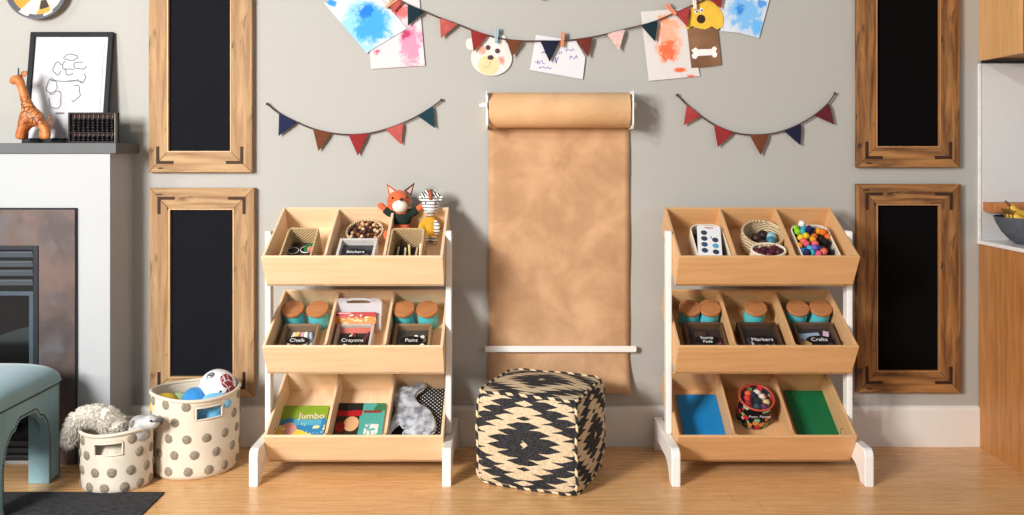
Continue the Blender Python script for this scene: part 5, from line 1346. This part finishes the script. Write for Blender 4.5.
# shaggy plush in the small basket
M_shag = plain('shaggy ivory fur', (242, 236, 224), .95, var=.10, scale=60)
sy_ = SCY - .02
path = [P(118, 434, sy_ + .03), P(112, 422, sy_), P(103, 416, sy_ - .01), P(92, 415.5, sy_ - .015), P(81, 418, sy_ - .015), P(74, 427, sy_ - .02), P(68.5, 441, sy_ - .02)]
rad = [.055, .05, .045, .042, .042, .036, .026]
t_ = thing('shaggy_plush', 'shaggy ivory plush arm hanging out of the smaller basket', 'plush toy', path[3])
b_ = MB(); rel = [p - path[3] for p in path]
dense = []; 
for i in range(len(rel) - 1):
    for k in range(4): dense.append((rel[i].lerp(rel[i + 1], k / 4), rad[i] + (rad[i + 1] - rad[i]) * k / 4))
dense.append((rel[-1], rad[-1]))
b_.tube([p for p, r in dense], [r * .86 for p, r in dense], 12); b_.ball(dense[-1][0], dense[-1][1] * .8, 12)
b_.build('plush_body', M_shag, t_, smooth='all')
fur = MB(); rnd = random.Random(9)
for _ in range(4800):
    i = rnd.randrange(len(dense) - 1); p, r = dense[i]; ax_ = (dense[i + 1][0] - p).normalized(); d0 = Vector((rnd.gauss(0, 1), rnd.gauss(0, 1), rnd.gauss(0, 1)))
    d0 = (d0 - ax_ * d0.dot(ax_)).normalized() if i < len(dense) - 3 else d0.normalized()
    q0 = p + (dense[i + 1][0] - p) * rnd.random() + d0 * r * .80
    dirn = (d0 * .8 + ax_ * rnd.uniform(.2, .9) + Vector((rnd.uniform(-.4, .4), rnd.uniform(-.4, .4), rnd.uniform(-.5, .2)))).normalized()
    L = rnd.uniform(.012, .024); s1 = dirn.orthogonal().normalized() * .0021; s2 = dirn.cross(s1)
    bend = Vector((rnd.uniform(-.3, .3), rnd.uniform(-.3, .3), -.5)) * L * .5
    mid_ = q0 + dirn * L * .6; tip = q0 + dirn * L + bend
    vs = [q0 + s1, q0 - s1 * .5 + s2 * .87, q0 - s1 * .5 - s2 * .87, mid_ + s1 * .7, mid_ - s1 * .35 + s2 * .6, mid_ - s1 * .35 - s2 * .6, tip]
    fur._new(vs, [(0, 1, 4, 3), (1, 2, 5, 4), (2, 0, 3, 5), (3, 4, 6), (4, 5, 6), (5, 3, 6)])
fo = fur.build('fur', M_shag, t_, smooth='all'); fo['kind'] = 'stuff'
gp_ = plush('grey_plush', 'grey and white plush animal head at the right of the smaller basket', 'plush toy', [(P(140, 424, SCY - .03), (.044, .04, .036)), (P(151, 422, SCY - .035), (.036, .03, .03)), (P(138, 434, SCY - .03), (.045, .045, .04))], plain('grey plush fur', (196, 198, 202), .95, var=.6, scale=22, bump=.8, bscale=200, bdist=.006))
MB().ball(P(132.5, 424, SCY - .06) - gp_.location, (.012, .010, .016), 12, Matrix.Rotation(.3, 3, 'Y')).build('ear', plain('olive grey ear', (140, 134, 120), .95), gp_, smooth='all')
MB().ball(P(159, 420, SCY - .05) - gp_.location, (.022, .008, .008), 12, Matrix.Rotation(-.3, 3, 'Y')).build('ear', plain('dark grey ear', (92, 92, 94), .95), gp_, smooth='all')
MB().ball(P(151, 421, SCY - .067) - gp_.location, .005, 10).build('eye', plain('black bead', (20, 20, 22), .3), gp_, smooth='all')
plush('cream_cloth', 'cream cloth filling inside the smaller basket', 'cloth', [((SCX + .0, SCY, .12), (.115, .10, .075)), ((SCX - .04, SCY + .01, .15), (.06, .06, .05))], plain('cream filling', (216, 206, 188), .95, var=.15), vox=.01, part='cloth')

# ------------------------------------------------------------------ light
sc_ = bpy.context.scene
w = bpy.data.worlds.new('world'); sc_.world = w; w.use_nodes = True
bg = w.node_tree.nodes['Background']; bg.inputs[0].default_value = (.93, .96, 1.0, 1); bg.inputs[1].default_value = .30
def area(name, loc, tgt, sx, sy, power, col=(1, 1, 1)):
    l = bpy.data.lights.new(name, 'AREA'); l.shape = 'RECTANGLE'; l.size = sx; l.size_y = sy; l.energy = power; l.color = col
    o = bpy.data.objects.new(name, l); C.objects.link(o); o.location = loc
    o.rotation_euler = (Vector(tgt) - Vector(loc)).to_track_quat('-Z', 'Y').to_euler(); return o
area('window_light', (-2.8, -4.0, 2.1), (.1, 0, 1.25), .9, 1.2, 262, (1.0, .985, .965))
area('right_fill_light', (3.6, -4.2, 2.0), (-.8, 0, 1.0), 1.6, 1.4, 24, (.96, .98, 1.0))  # added fill lifting the shaded right-hand faces, in place of room bounce
sun = bpy.data.lights.new('sun', 'SUN'); sun.energy = .7; sun.angle = math.radians(3); sun.color = (1, .95, .86)
so = bpy.data.objects.new('sun', sun); C.objects.link(so); so.rotation_euler = Vector((.62, .72, -.36)).to_track_quat('-Z', 'Y').to_euler()
sc_.view_settings.view_transform = 'Standard'; sc_.view_settings.look = 'None'; sc_.view_settings.exposure = -.06; sc_.view_settings.gamma = .92
